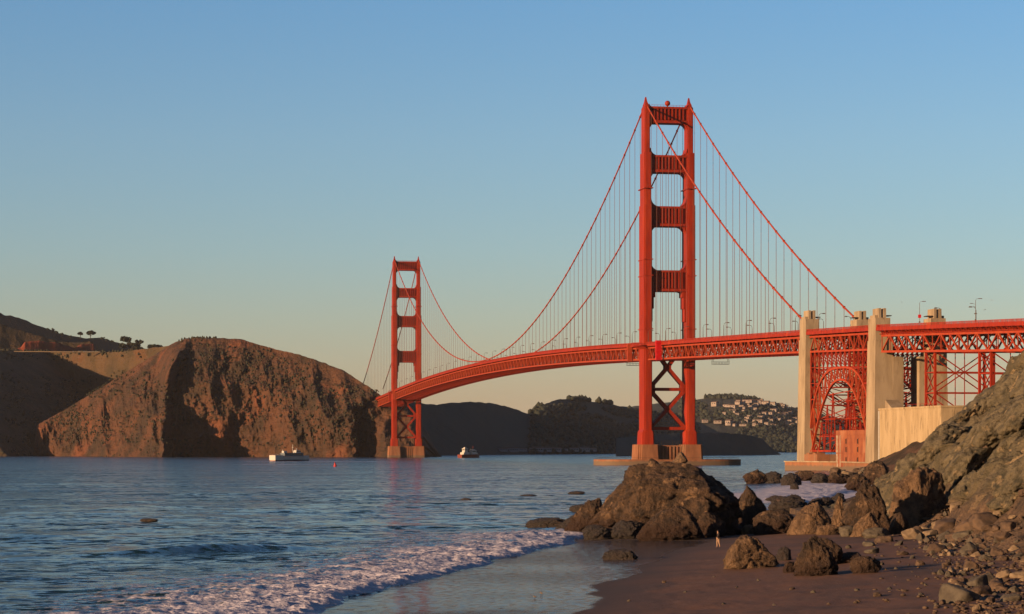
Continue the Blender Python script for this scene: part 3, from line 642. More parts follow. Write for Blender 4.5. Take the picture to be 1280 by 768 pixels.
# cables
M['rope'] = mat('weathered_rope_paint', (0.30, 0.10, 0.07), rough=.7)
def cable_z(s):
    if 0 <= s <= 1280: t = (s - 640) / 640; return 87.3 + (224.6 - 87.3) * t * t
    u = -s if s < 0 else s - 1280
    ze = 72.0 if s < 0 else 86.0
    t = u / 343; return 224.6 + (ze - 224.6) * t - 9.5 * 4 * t * (1 - t) * .9
for x in (-13.7, 13.7):
    ss = list(np.linspace(-343, 1280 + 343, 216)); b = MB()
    ss = sorted(set([round(v, 2) for v in ss] + [0, 1280]))
    b.tube([(x, v, cable_z(v)) for v in ss], .46, 8)
    k = b
    for v in np.arange(-335, 1280 + 340, 15.24):
        if abs(v) < 6 or abs(v - 1280) < 6: continue
        z = cable_z(v); d = Vector((0, 1, (cable_z(v + 1) - z))).normalized()
        k.bar(Vector((x, v, z)) - d * .7, Vector((x, v, z)) + d * .45, 1.08, 1.08)
    b.build('main_cable', M['paint_light'], bridge, False)
rest = MB(); cand = []
for x in (-13.7, 13.7):
    for k in range(-22, 107):
        v = k * 15.24
        if abs(v) < 7 or abs(v - 1280) < 7 or v < -336 or v > 1280 + 336: continue
        za, zb = cable_z(v), zt(v) - 3.2
        if za - zb < 2: continue
        cand.append(((za - zb) / (1526 + v), x, v, za, zb))
cand.sort(reverse=True)
for i, (_, x, v, za, zb) in enumerate(cand):
    b = MB() if i < 100 else rest
    for dy in (-.32, .32): b.bar((x, v + dy, zb), (x, v + dy, za), .10, .10)
    if i < 100: b.build('suspender_rope', M['rope'], bridge)
tag(rest.build('suspender_ropes', M['rope'], bridge), kind='stuff')

# concrete pylons either side of the arch
def pylon(sx, s, top, ext):
    b = MB(); X = lambda a, c: (min(sx * a, sx * c), max(sx * a, sx * c))
    def tb(xa, xb, ya, yb, z0, z1, t=0.0):
        x0, x1 = X(xa, xb); p = [(x0 - t * (1 if sx < 0 else 0), ya - t * .6), (x1 + t * (1 if sx > 0 else 0), ya - t * .6), (x1 + t * (1 if sx > 0 else 0), yb + t * .6), (x0 - t * (1 if sx < 0 else 0), yb + t * .6)]
        b.prism(p, z0, z1, 0, [(x0, ya), (x1, ya), (x1, yb), (x0, yb)])
    tb(8.4, 16.2, s - 5.6, s + 5.6, -2, top - 14, 1.0)
    tb(9.3, 16.0, s - 5.0, s + 5.0, top - 14, top - 4.2)
    tb(14.3, 15.8, s - 3.4, s + 3.4, top - 4.2, top - 3.0)
    for k in range(3):   # fluted shaft
        tb(10.9 + k * 1.15, 12.05 + k * 1.15 - .02, s - 4.2 + (k % 2) * .5, s + 4.2 - (k % 2) * .5, top - 4.2, top - (k % 2) * .5)
    if ext: tb(3.6, 8.38, s - 5.95, s + 5.2, -2, 50.5)
    o = b.build('pylon', M['concrete'], bridge)
    c = MB(); x0, x1 = X(8.2, 10.6); c.box(x0, x1, s - 3.6, s + 1.6, top - 3.4, top - 3.0)
    for k in range(3): c.box(*X(7.0, 8.38), s - 5.4, s - 3.2, top - 16 - k * 4.2, top - 15.6 - k * 4.2)
    c.build('balcony', M['steel'], o)
for sx in (-1, 1):
    pylon(sx, -349, 76.5, False); pylon(sx, -455, 71.6, True)

# arch span over the fort
A0, A1 = -355, -449
def arch_z(s, crown, spring):
    t = (s - (A0 + A1) / 2) / ((A1 - A0) / 2); return spring + (crown - spring) * (1 - abs(t) ** 2.0)
Sa = list(np.linspace(A0, A1, 15))
for x in (-13.7, 13.7):
    b = MB(); S = station(A1, A0, 6.7)
    zo = lambda s: 9.5 + 38 * max(0, 1 - min(1, abs((s - (A0 + A1) / 2) / 49.5)) ** 3) ** .6; zi = lambda s: arch_z(s, 41.5, 8.0) if abs((s - (A0 + A1) / 2) / 47) < .93 else arch_z(s, 43, 9)
    cen = (A0 + A1) / 2; fine = [cen + 49.5 * math.sin(v) for v in np.linspace(-math.pi / 2, math.pi / 2, 43)]
    zin = lambda s: 9 + (42 - 9) * (1 - min(1, abs((s - cen) / 45)) ** 2.2)
    for i in range(len(fine) - 1): b.bar((x, fine[i], zo(fine[i])), (x, fine[i + 1], zo(fine[i + 1])), 1.0, 1.0)
    fin = [cen + v for v in np.linspace(-45, 45, 43)]
    for i in range(len(fin) - 1): b.bar((x, fin[i], zin(fin[i])), (x, fin[i + 1], zin(fin[i + 1])), 1.0, 1.0)
    th = np.linspace(-.97, .97, 21)
    po = [(cen + t * 49, zo(cen + t * 49)) for t in th]; pi_ = [(cen + t * 45, zin(cen + t * 45)) for t in th]
    for i in range(len(th)):
        b.bar((x, *po[i]), (x, *pi_[i]), .5, .5)
        if i < len(th) - 1: b.bar((x, *(po[i] if i % 2 else pi_[i])), (x, *(pi_[i + 1] if i % 2 else po[i + 1])), .45, .45)
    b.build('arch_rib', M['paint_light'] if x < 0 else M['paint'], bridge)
    c = MB()
    truss = truss_side(x, station(A1 - 1, A0 + 1, 6.7), 3.5, 10.6, .9, .5, .36)
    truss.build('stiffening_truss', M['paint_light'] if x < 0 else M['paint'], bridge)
    for i, s in enumerate(S):
        zb = max(9, zo(s)); ztp = zt(s) - 10.6
        if ztp - zb > 1:
            c.bar((x, s, zb), (x, s, ztp), .6, .6)
            hs = np.arange(ztp, zb, -7.5)
            if i < len(S) - 1:
                s2 = S[i + 1]
                for k, z in enumerate(hs):
                    if z < max(zo(s), zo(s2)) - 1: break
                    c.bar((x, s, z), (x, s2, z), .35, .35)
                    zl = max(z - 7.5, max(zo(s), zo(s2)))
                    c.bar((x, s, z), (x, s2, zl), .3, .3); c.bar((x, s, zl), (x, s2, z), .28, .28)
    c.build('spandrel_bracing', M['paint'], bridge)
b = MB()   # cross frames between the two arch planes
for i, s in enumerate(station(A1, A0, 6.7)):
    za = max(9, arch_z(s, 41.5, 8)); lv = np.arange(zt(s) - 10.6, za, -8.5)
    for z in lv:
        b.bar((-13.3, s, z), (13.3, s, z), .45, .45); z2 = max(z - 8.5, za)
        if z - z2 > 2: b.bar((-13.3, s, z), (0, s, z2), .35, .35); b.bar((13.3, s, z), (0, s, z2), .35, .35); 
    b.bar((-13.3, s, za), (13.3, s, za), .5, .6)
# inside lattice: longitudinal wind bracing between the ribs
for xq in (-6.5, 6.5):
    for k in range(8):
        s = A0 - 6 - k * 12; h = max(14, arch_z(s, 41, 8))
for k, (sa, sb) in enumerate(zip(station(A1, A0, 13.4)[:-1], station(A1, A0, 13.4)[1:])):
    za, zb = max(9, arch_z(sa, 41.5, 8)), max(9, arch_z(sb, 41.5, 8))
    b.bar((-13.3, sa, za), (13.3, sb, zb), .5, .5); b.bar((13.3, sa, za), (-13.3, sb, zb), .46, .46)
b.build('cross_frames', M['paint'], bridge)
b = MB()   # springing frames of the near springing: tall braced frames down to the pedestals
for x in (-13.7, -4.5, 4.5, 13.7):
    for sA, sg in ((A0, -1), (A1, 1)):
        pts = [(x, sA + sg * 26 * (k / 3), 9.4) for k in range(4)]
        b.bar((x, sA, 9.2), (x, sA + sg * 34, 9.2), .9, .9)
        for k in range(4):
            s = sA + sg * (4 + 9 * k); top = max(12, arch_z(s, 41, 8) - 1)
            b.bar((x, s, 9.2), (x, s + sg * 4.5, top), .55, .55); b.bar((x, s + sg * 4.5, top), (x, s + sg * 9, 9.2), .45, .45)
            for z in np.arange(16, top, 8): b.bar((x, s, z), (x, s + sg * 8, z), .4, .4)
for z in (16, 24, 32):
    for k in range(6):
        s = A0 - 12 - k * 13; 
        if z < arch_z(s, 41, 8) - 2: b.bar((-13, s, z), (13, s, z), .4, .4); b.bar((-13, s, z), (13, s - 10, z + 7.5), .34, .34); b.bar((13, s, z), (-13, s - 10, z + 7.5), .34, .34)
b.build('springing_frames', M['paint'], bridge)
S = station(-451, -347, 7.62); floor_mesh(S, 10.6).build('floor_frame', M['paint'], bridge)
b = MB()
for sx in (-1, 1):
    for s in (-358, -368): b.box(sx * 13.7 - 2.4, sx * 13.7 + 2.4, s - 2.2, s + 2.2, 4, 8.4); b.box(sx * 13.7 - .7, sx * 13.7 + .7, s - .7, s + .7, 8.4, 9.4)
b.box(-17, 17, -376, -354, 3, 7.6); b.build('arch_pedestal', M['pier'], bridge)

# approach viaduct
VT = [(-516, -527), (-578, -590.5), (-641, -653), (-704, -716)]
S = [-462.0]; 
for a, c in VT:
    p = S[-1]; n = 5; S += [p + (a - p) * k / n for k in range(1, n + 1)]; S.append(c)
S = S[::-1]
for x in (-13.7, 13.7):
    b = truss_side(x, S, 4.7, 11.6, .9, .6, .32, pattern=lambda i: 'x' if i % 6 in (3,) else '')
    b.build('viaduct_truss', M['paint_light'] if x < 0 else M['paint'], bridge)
floor_mesh(S, 11.6).build('floor_frame', M['paint'], bridge)
for sx in (-1, 1):   # outrigger brackets under the roadway edge
    b = MB()
    for s in np.arange(-745, -458, 5.5):
        b.bar((sx * 13.7, s, zt(s) - 4.5), (sx * 15.5, s, zt(s) - 2.1), .35, .6); b.bar((sx * 13.7, s, zt(s) - 4.6), (sx * 13.7, s, zt(s) - 1.9), .5, .5)
        b.bar((sx * 14.2, s, zt(s) - 3.9), (sx * 14.2, s - 5.5, zt(s - 5.5) - 3.9), .2, .3)
    b.build('roadway_bracket', M['paint'], bridge)
for a, c in VT:
    b = MB(); ground = 27.0 if a > -540 else 4.0
    for x in (-12.6, 12.6):
        for s in (a, c):
            b.bar((x, s, ground), (x, s, zt(s) - 11.6), .95, .95)
    H = zt(a) - 12.2
    lv = [H - k * 8.4 for k in range(5) if H - k * 8.4 > ground - 4]
    for i, z in enumerate(lv):
        for s in (a, c): b.bar((-12.6, s, z), (12.6, s, z), .5, .5)
        for x in (-12.6, 12.6): b.bar((x, a, z), (x, c, z), .5, .5)
        z2 = z - 8.4
        for x in (-12.6, 12.6): b.bar((x, a, z), (x, c, z2), .38, .38); b.bar((x, c, z), (x, a, z2), .34, .34)
        for s in (a, c):
            if i % 2 == 0: b.bar((-12.6, s, z), (0, s, z2), .42, .42); b.bar((12.6, s, z), (0, s, z2), .42, .42)
            else: b.bar((0, s, z), (-12.6, s, z2), .42, .42); b.bar((0, s, z), (12.6, s, z2), .42, .42)
            b.bar((0, s, z), (0, s, z2), .3, .3)
    b.build('viaduct_tower', M['paint'], bridge)

# fender ring round the near pier
b = MB(); n = 64; outer = []; inner = []
for k in range(n):
    t = 2 * math.pi * k / n; c_, s_ = math.cos(t), math.sin(t)
    e = .62; ox = 45.5 * math.copysign(abs(c_) ** e, c_); oy = 23 * math.copysign(abs(s_) ** e, s_)
    outer.append((ox, oy)); inner.append((ox * .9, oy * .82))
b.add([(x, y, -3) for x, y in outer] + [(x, y, 3.6) for x, y in outer] + [(x, y, 3.6) for x, y in inner] + [(x, y, -3) for x, y in inner],
      [(k, (k + 1) % n, n + (k + 1) % n, n + k) for k in range(n)] + [(n + k, n + (k + 1) % n, 2 * n + (k + 1) % n, 2 * n + k) for k in range(n)] + [(2 * n + k, 2 * n + (k + 1) % n, 3 * n + (k + 1) % n, 3 * n + k) for k in range(n)])
fender = b.build('pier_fender', M['pier'], None); fender.matrix_basis = bridge.matrix_basis
tag(fender, 'low oval concrete fender ring in the water round the near tower pier', 'pier fender')
r = MB()
for k in range(n):
    if k % 2 == 0: r.bar((outer[k][0] * .97, outer[k][1] * .95, 3.6), (outer[k][0] * .97, outer[k][1] * .95, 4.7), .12)
    r.bar((outer[k][0] * .97, outer[k][1] * .95, 4.7), (outer[(k + 1) % n][0] * .97, outer[(k + 1) % n][1] * .95, 4.7), .1)
r.build('railing', M['steel'], fender)

# brick fort under the arch
fort = empty('brick_fort'); fort.matrix_basis = bridge.matrix_basis
tag(fort, 'red brick fort with small square windows standing under the steel arch', 'fort')
b = MB(); fx0, fx1, fs0, fs1 = -16.3, 24, -448.4, -404
b.box(fx0, fx1, fs0, fs1, 2, 18.2); b.box(fx0 + 1.2, fx1 - 1.2, fs0 + 1.2, fs1 - 1.2, 18.2, 18.3); b.build('wall', M['brick'], fort)
b = MB(); b.box(fx0 - .25, fx1 + .25, fs0 - .25, fs1 + .25, 16.4, 18.6); b.box(fx0 - .18, fx1, fs0, fs1, 8.0, 8.5); b.build('cornice', M['brick'], fort)
b = MB()
for k in range(9):
    w = 2.2 if k % 2 else 3.0
    b.box(fx0 - .16, fx0 + 1.0, fs1 - w, fs1 + .16, 2 + k * 1.6, 3.55 + k * 1.6)
b.build('quoins', M['stone'], fort)
b = MB()
for k in range(9): b.box(fx0 - .14, fx0 + 1, fs1 - 6.5, fs1 - 5.3, 2 + k * 1.6, 3.6 + k * 1.6)
b.build('quoins', M['stone'], fort)
for i, s in enumerate((-419, -436)):
    for z in (5.3, 9.9, 13.6):
        b = MB()
        for (ya, yb, za, zb) in ((-1.3, -.9, -1.1, 1.1), (.9, 1.3, -1.1, 1.1), (-1.3, 1.3, -1.5, -1.1), (-1.3, 1.3, 1.1, 1.5)):
            b.box(fx0 - .22, fx0, s + ya, s + yb, z + za, z + zb)
        w = b.build('window', M['brick'], fort)
        q = MB(); q.box(fx0 - .06, fx0 + .02, s - .9, s + .9, z - 1.1, z + 1.1); q.build('window_opening', M['dark'], w)

# anchorage housing: big pale concrete wall
anch = empty('anchorage'); anch.matrix_basis = bridge.matrix_basis
tag(anch, 'large pale concrete anchorage block beside the tall pylon above the brown slope', 'anchorage')
b = MB(); b.box(-16.4, 14, -545, -466, 0, 26.9)
for s in np.arange(-535, -470, 9.3): b.box(-16.46, -16.4, s - .12, s + .12, 0, 26.9)
b.build('wall', M['wallcon'], anch)
b = MB(); b.box(-16.7, 14.3, -545.3, -465.7, 26.9, 27.7); b.build('coping', M['wallcon'], anch)
b = MB(); b.box(-16.9, -16.4, -467, -466.4, 0, 26.6); b.build('drain_pipe', M['white'], anch)
b = MB(); b.add([(-14, -476, 27.7), (-14, -467, 27.7), (-8, -467, 27.7), (-8, -476, 27.7), (-14, -467, 31.5), (-8, -467, 31.5)], [(0, 1, 2, 3), (0, 4, 1), (3, 2, 5), (1, 4, 5, 2), (0, 3, 5, 4)])
b.build('sloping_hood', M['concrete'], anch)
b = MB()
for s in np.arange(-543, -500, 5): b.bar((-15.8, s, 27.7), (-15.8, s, 28.8), .12)
b.bar((-15.8, -543, 28.8), (-15.8, -500, 28.8), .12); b.build('railing', M['paint'], anch)
# sea wall platform
sw = MB(); c0 = P(981, 1196, z=0).to_2d(); poly = [tuple(P(981, 1160, z=0).to_2d()), tuple(P(1050, 1122, z=0).to_2d()), tuple(P(1100, 1040, z=0).to_2d()), tuple(P(1180, 1110, z=0).to_2d()), tuple(P(1180, 1330, z=0).to_2d()), tuple(P(992, 1330, z=0).to_2d())]
sw.prism(poly, -3, 4.0)
seawall = sw.build('seawall', M['pier']); tag(seawall, 'low weathered concrete sea wall platform below the arch and fort', 'sea wall')
cp = MB(); q = [Vector((*p, 4.0)) for p in poly[:3]]
for a, c in zip(q[:-1], q[1:]): cp.bar(a + Vector((0, .5, .25)), c + Vector((0, .5, .25)), 1.1, .5)
cp.build('coping', M['concrete'], seawall)

# street lamps along the bridge
def make_lamp():
    root = empty('street_lamp'); b = MB()
    b.tube([(0, 0, 0), (0, 0, 6.2), (0.0, 0, 7.4), (.35, 0, 8.3), (1.1, 0, 8.8), (2.0, 0, 8.8)], [.2, .15, .13, .12, .11, .1], 6)
    b.box(-.3, .3, -.3, .3, 0, .6)
    b.build('pole', M['lampmetal'], root, True)
    h = MB(); h.prism([(1.8, -.35), (3.2, -.35), (3.2, .35), (1.8, .35)], 8.55, 9.0, 0, [(2.0, -.2), (3.0, -.2), (3.0, .2), (2.0, .2)])
    h.build('lamp_head', M['lampmetal'], root)
    return root
lamp0 = make_lamp(); first = True
for s in np.arange(-333, 1290, 45.7):
    if abs(s) < 8: continue
    for sx in (-1, 1):
        o = lamp0 if first else copy_tree(lamp0); first = False
        ss = s + (6 if sx > 0 else 0)
        o.location = bl(sx * 15.0, ss, zt(ss) - 1.5); o.rotation_euler = (0, 0, BA + (0 if sx < 0 else math.pi))
        tag(o, 'curved arm street lamp standing at the edge of the bridge deck', 'street lamp', 'street lamps along the bridge deck')
for s, sx, sc, lab in ((-372, -1, 1, 'street lamp on the deck just left of the tallest pylon'), (-457, 1, 1.05, 'street lamp rising directly behind the tallest pylon'), (-500, 1, 1, 'short street lamp left of the pole with the red sign'),
                       (-372, 1, .9, 'street lamp on the far side of the arch span deck')):
    o = copy_tree(lamp0); o.location = bl(sx * 15, s, zt(s) - 1.5); o.rotation_euler = (0, 0, BA + (0 if sx < 0 else math.pi)); o.scale = (1, 1, sc); tag(o, lab, 'street lamp', 'street lamps along the bridge deck')
def tall_pole(px, Yq, topy, basey, lab, red, two):
    p = P(px, Yq, basey); h = (basey - topy) / F * Yq; root = empty('street_lamp', p, 0); b = MB()
    b.tube([(0, 0, 0), (0, 0, h * .93), (.3, 0, h * .985), (1.2, 0, h)], [.12, .09, .07, .06], 6); b.box(-.3, .3, -.3, .3, 0, .5)
    if two: b.tube([(0, 0, h * .62), (-.8, 0, h * .66)], .06, 5); b.tube([(0, 0, h * .74), (-1.2, 0, h * .78)], .06, 5); b.box(-.5, .5, -.25, .25, h * .30, h * .30 + .35)
    b.build('pole', M['lampmetal'], root)
    k = MB(); k.box(1.1, 2.6, -.2, .2, h - .12, h + .14); k.build('lamp_head', M['lampmetal'], root)
    if two: k = MB(); k.box(-2.2, -1.2, -.15, .15, h * .77, h * .77 + .2); k.build('lamp_head', M['lampmetal'], root)
    if red: k = MB(); k.box(-.65, .65, -.12, -.05 + .1, h * .22, h * .22 + 1.4); k.build('red_sign', M['redcover'], root)
    tag(root, lab, 'street lamp')
tall_pole(1149.5, 1030, 377, 403.5, 'thin tall street lamp with a small square red sign near its foot', True, False)
tall_pole(1219.5, 965, 373.5, 401, 'thin tall street lamp with a second short arm on the right approach', False, True)

# ------------------------------------------------------------------ rocks
def ico(sub):
    bm = bmesh.new(); bmesh.ops.create_icosphere(bm, subdivisions=sub, radius=1.0)
    V = np.array([v.co[:] for v in bm.verts]); Fc = np.array([[v.index for v in f.verts] for f in bm.faces]); bm.free(); return V, Fc
ICO = {k: ico(k) for k in (1, 2, 3, 4, 5, 6)}
def rock_shape(seed, sub=5, planes=16, facet=.75, rough=.1, crack=.06, squash=1.0):
    rng = np.random.RandomState(seed); V, Fc = ICO[sub]
    n = rng.normal(size=(planes, 3)); n[:, 2] = np.abs(n[:, 2]) * .9 - .12; n /= np.linalg.norm(n, axis=1)[:, None]
    d = rng.uniform(.66, .98, planes)
    dots = V @ n.T; rr = np.where(dots > .05, d / np.maximum(dots, .05), 9).min(1)
    r = np.minimum(rr, 1.3); r = facet * r + (1 - facet) * .95
    q_, _r = np.linalg.qr(rng.normal(size=(3, 3)))
    o = rng.uniform(-50, 50, 3)
    x, y, z = (V * r[:, None] + o).T
    bx, by, bz = ((V * r[:, None]) @ q_).T; wv = fbm(x * 1.5, y * 1.5, z * 1.5, 3, seed + 2) * .5
    if sub > 3:
        for fq, am in ((1.4, 1.0), (3.3, .45), (8.0, .18)):
            wv2 = wv * 1.2 + fbm(x * fq, y * fq, z * fq, 2, seed + 21) * .25
            r = r * (1 + (_hash(np.floor(bx * fq + wv2 + 9.3), np.floor(by * fq * .6 + wv2 + 5.1), np.floor(bz * fq * 1.3 - wv2 + 7.7), seed + int(fq)) - .5) * rough * am)
    r = r * (1 + fbm(x * 1.7, y * 1.7, z * 1.7, 3, seed) * rough * .8 + fbm(x * 6, y * 6, z * 6, 4, seed + 5) * rough * .55
             + fbm(x * 3.1, y * 3.1, z * 3.1, 5, seed + 13, ridged=True) * rough * .5 + fbm(x * 12, y * 12, z * 16, 3, seed + 15, ridged=True) * rough * .2 + (fbm(x * 30, y * 30, z * 34, 2, seed + 19, ridged=True) * rough * .1 if sub > 4 else 0)
             - np.maximum(0, fbm(x * 2.2, y * 2.2, z * 2.2, 4, seed + 9, ridged=True) - .35) * crack * 3)
    P_ = V * r[:, None]
    lo, hi = P_.min(0), P_.max(0); P_ = (P_ - (lo + hi) / 2) / ((hi - lo) / 2)
    return P_, Fc
def put_rock(x0, x1, ytop, ybase, label, m='rock', zg=None, seed=None, sub=5, depth=.8, name='boulder', group=None, lean=0.0, rough=.10, crack=.06, facet=.75, planes=16, peak=None, sink=.25, wide=0.0):
    seed = seed if seed is not None else int(x0 * 7 + ytop)
    # find where the base pixel meets the ground (or water)
    if zg is None:
        Y = 250.0
        for _ in range(12):
            X = ((x0 + x1) / 2 - 640) / F * Y; g = max(0.0, float(beach_z(np.array(X), np.array(Y))))
            Y = .5 * Y + .5 * (CH - g) * F / (ybase - HY)
        zg = g
    Y = (CH - zg) * F / (ybase - HY)
    w = (x1 - x0) / F * Y; D = w * depth * .5; Yc = Y + D * .8
    w = (x1 - x0) / F * Yc; X = ((x0 + x1) / 2 - 640) / F * Yc
    ztop = CH - (ytop - HY) / F * Yc; h = max(ztop - zg, .1)
    V, Fc = rock_shape(seed, sub, planes, facet, rough, crack)
    V = V.copy(); zz = (V[:, 2] + 1) / 2                    # 0..1
    if peak is not None:      # narrow towards an off-centre top
        px_, k = peak; f = 1 - k * np.clip(zz, 0, 1) ** 1.3
        V[:, 0] = V[:, 0] * f + px_ * (1 - f); V[:, 1] *= f * .5 + .5
    V[:, 0] *= 1 + wide * np.clip(zz, 0, 1)
    V[:, 0] += lean * (zz - .5)
    V[:, 0] = (V[:, 0] - V[:, 0].min()) / (V[:, 0].max() - V[:, 0].min()) * 2 - 1
    hz = h * (1 + sink)
    V = V * np.array([w / 2, D * .95, hz / 2]); V[:, 2] += h - hz / 2
    o = npmesh(name, V, Fc, M[m], False); o.location = (X, Yc, zg)
    tag(o, label, 'rock', group); return o
# main outcrop
put_rock(764, 932, 573, 672, 'huge rounded brown boulder, tallest rock on the beach, hiding the tower base', seed=11, sub=6, zg=.3, depth=.9, rough=.10, crack=.10, facet=.85, planes=24, wide=.12)
put_rock(842, 860, 564.5, 577, 'small pale pointed stone perched on top of the huge boulder', 'rock_pale', zg=6.55, seed=3, sub=4, peak=(0, .8))
put_rock(726, 842, 594, 670, 'brown shouldered rock sloping down from the huge boulder on its seaward side', seed=23, sub=6, peak=(.7, .5), rough=.13, crack=.1)
put_rock(774, 832, 626, 662, 'dark grey slab leaning against the front of the huge boulder', 'rock', seed=45, peak=(.5, .5))
put_rock(704, 768, 622, 669, 'dark brown craggy rock stepping down to the water left of the outcrop', 'rock', seed=52, sub=5, peak=(.5, .6), rough=.16)
put_rock(655, 716, 647, 661, 'low dark seaweed covered tongue of rock at the edge of the surf', 'rock_dark', seed=61, zg=0, depth=.5, rough=.16)
put_rock(690, 748, 639, 665, 'dark weedy rock joining the low tongue to the outcrop', 'rock_dark', seed=62, zg=0, depth=.6, rough=.16, peak=(.8, .5))
put_rock(727, 772, 656, 675, 'blackish wet rock with white foam breaking against its left end', 'rock_dark', seed=64, zg=0.05, rough=.16)
put_rock(760, 806, 650, 674, 'dark red brown weedy rock left of the front boulder', 'rock_dark', seed=65, rough=.16)
put_rock(795, 884, 632, 676, 'rounded front boulder with pale upper face and weedy brown foot', 'rock', seed=78, peak=(.2, .45), depth=.6, rough=.12)
put_rock(868, 908, 640, 672, 'shadowed rock wedged between the front boulder and the huge boulder', 'rock', seed=79)
put_rock(908, 962, 607, 664, 'pointed brown rock standing close on the right of the huge boulder', 'rock', seed=95, peak=(.15, .6), depth=.8)
put_rock(940, 1000, 636, 668, 'dark boulder in the shade between the pointed rock and the pale rounded one', 'rock', seed=97)
put_rock(922, 948, 656, 668, 'low pale tan stone on the sand right of the walking person', 'rock_pale', seed=98, sub=4)
put_rock(945, 965, 653, 668, 'small tan stone behind the crusty foreground rock', 'rock_pale', seed=99, sub=4)
# rocks on the sand
put_rock(903, 974, 668, 711, 'crusty ochre rock alone on the open sand, lit from the left', 'rock_pale', seed=103, depth=.8, rough=.15, peak=(-.1, .45))
put_rock(970, 990, 683, 701, 'small dark stone touching the right end of the crusty ochre rock', 'rock_dark', seed=104, sub=4)
put_rock(1012, 1053, 672, 706, 'dark rounded rock behind the cleft foreground rock', 'rock', seed=121, depth=.8)
put_rock(991, 1049, 669, 720, 'brown cleft foreground rock with pale top, nearest large rock on the sand', 'rock', seed=125, rough=.14, crack=.1, peak=(-.3, .45))
put_rock(978, 996, 702, 716, 'small stone at the left foot of the cleft foreground rock', 'rock', seed=126, sub=4)
put_rock(1062, 1103, 695, 717, 'flat topped brown rock right of the cleft foreground rock', 'rock', seed=132, depth=.6, sub=5)
put_rock(1044, 1080, 690, 704, 'low dark rock behind the flat topped brown one', 'rock', seed=133, sub=4)
put_rock(752, 798, 686, 704, 'dark wet rock standing alone in the shallow film of water', 'rock_dark', seed=139, depth=.5, facet=.85, rough=.14, zg=.02)
put_rock(983, 1041, 627, 668, 'smooth pale tan boulder sloping up to the right', 'rock_pale', seed=143, peak=(.5, .45), rough=.07)
put_rock(1019, 1050, 656, 669, 'thin pale slab lying at the foot of the smooth tan boulder', 'rock_pale', seed=144, depth=.6, sub=4)
put_rock(1038, 1058, 619, 663, 'narrow upright rock with pale tip between two bigger rocks', 'rock_pale', seed=146, peak=(.4, .6))
put_rock(1050, 1120, 599, 668, 'tall steep rock with a dark hollow in its front face', 'rock', seed=153, peak=(-.1, .6), rough=.14, crack=.16, facet=.85)
put_rock(1062, 1104, 640, 671, 'tan slab leaning on the front of the tall hollow rock', 'rock_pale', seed=155, peak=(.6, .6), depth=.5)
put_rock(1048, 1074, 657, 671, 'grey green lump at the left foot of the leaning slab', 'stone_b', seed=157, sub=4)
put_rock(1078, 1113, 659, 673, 'greenish low stone at the right foot of the leaning slab', 'stone_b', seed=156, sub=4)
put_rock(1106, 1186, 583, 662, 'big ochre topped rock against the nose of the green cliff', 'rock_pale', seed=187, peak=(.1, .3), zg=1.6, facet=.95, crack=.12, planes=10, depth=.7)
put_rock(1110, 1136, 640, 668, 'dark stone in the shade below the big ochre topped rock', 'rock', seed=175, sub=4)
# reef between the outcrop and the tall rock
for i, (a, b_, t, y, l, m) in enumerate([
    (958, 1012, 618, 643, 'dark reef rock just left of the pale boulder top', 'rock_dark'), (1004, 1050, 621, 642, 'broad dark reef rock behind the pale tan boulder', 'rock_dark'),
    (956, 979, 619, 628, 'low dark reef rock surrounded by foam', 'rock_dark'), (987, 999, 604, 613, 'tiny pointed black rock in the middle of the foamy pool', 'rock_dark'),
    (1036, 1060, 616, 634, 'dark weedy rock at the right end of the foamy pool', 'rock_dark'), (1056, 1088, 592, 614, 'brown rock left of the dark arched rock', 'rock'),
    (1078, 1112, 576, 606, 'dark arched rock below the fort', 'rock'), (1095, 1125, 592, 626, 'brown rock behind the tall hollow rock', 'rock'),
    (928, 960, 586, 605, 'brown reef rock nearest to the huge boulder', 'rock'), (952, 978, 589, 604, 'second brown rock of the far reef', 'rock_dark'), (975, 1004, 591, 607, 'dark reef rock below the left end of the sea wall', 'rock_dark'),
    (989, 1020, 588, 602, 'tan topped reef rock under the sea wall', 'rock'), (1012, 1040, 591, 605, 'dark reef rock under the middle of the sea wall', 'rock_dark'), (1034, 1066, 590, 606, 'brown reef rock under the fort', 'rock'),
    (1055, 1075, 600, 611, 'small dark reef rock right of the foamy pool', 'rock_dark')]):
    put_rock(a, b_, t, y, l, m, zg=0.0, seed=300 + i * 3, sub=5, rough=.2, crack=.1, name='boulder', depth=.7)
for i, (a, b_, t, y, l) in enumerate([
    (575, 590, 622.8, 626.3, 'small black rock breaking the open water, below the far tower'), (649, 672, 618, 621, 'very flat black rock barely breaking the water'),
    (709, 732, 614, 618, 'smooth low black hump of rock in the water left of the huge boulder'), (730, 750, 626, 632, 'low dark rock with a pale gull on top'),
    (711, 738, 630, 640, 'rounded black rock close to the outcrop in calm water'), (175, 198, 648, 652.5, 'lone black rock awash far out on the left')]):
    put_rock(a, b_, t, y, l, 'rock_dark', zg=0.0, seed=360 + i * 3, sub=4, rough=.12, depth=.6, facet=.5)

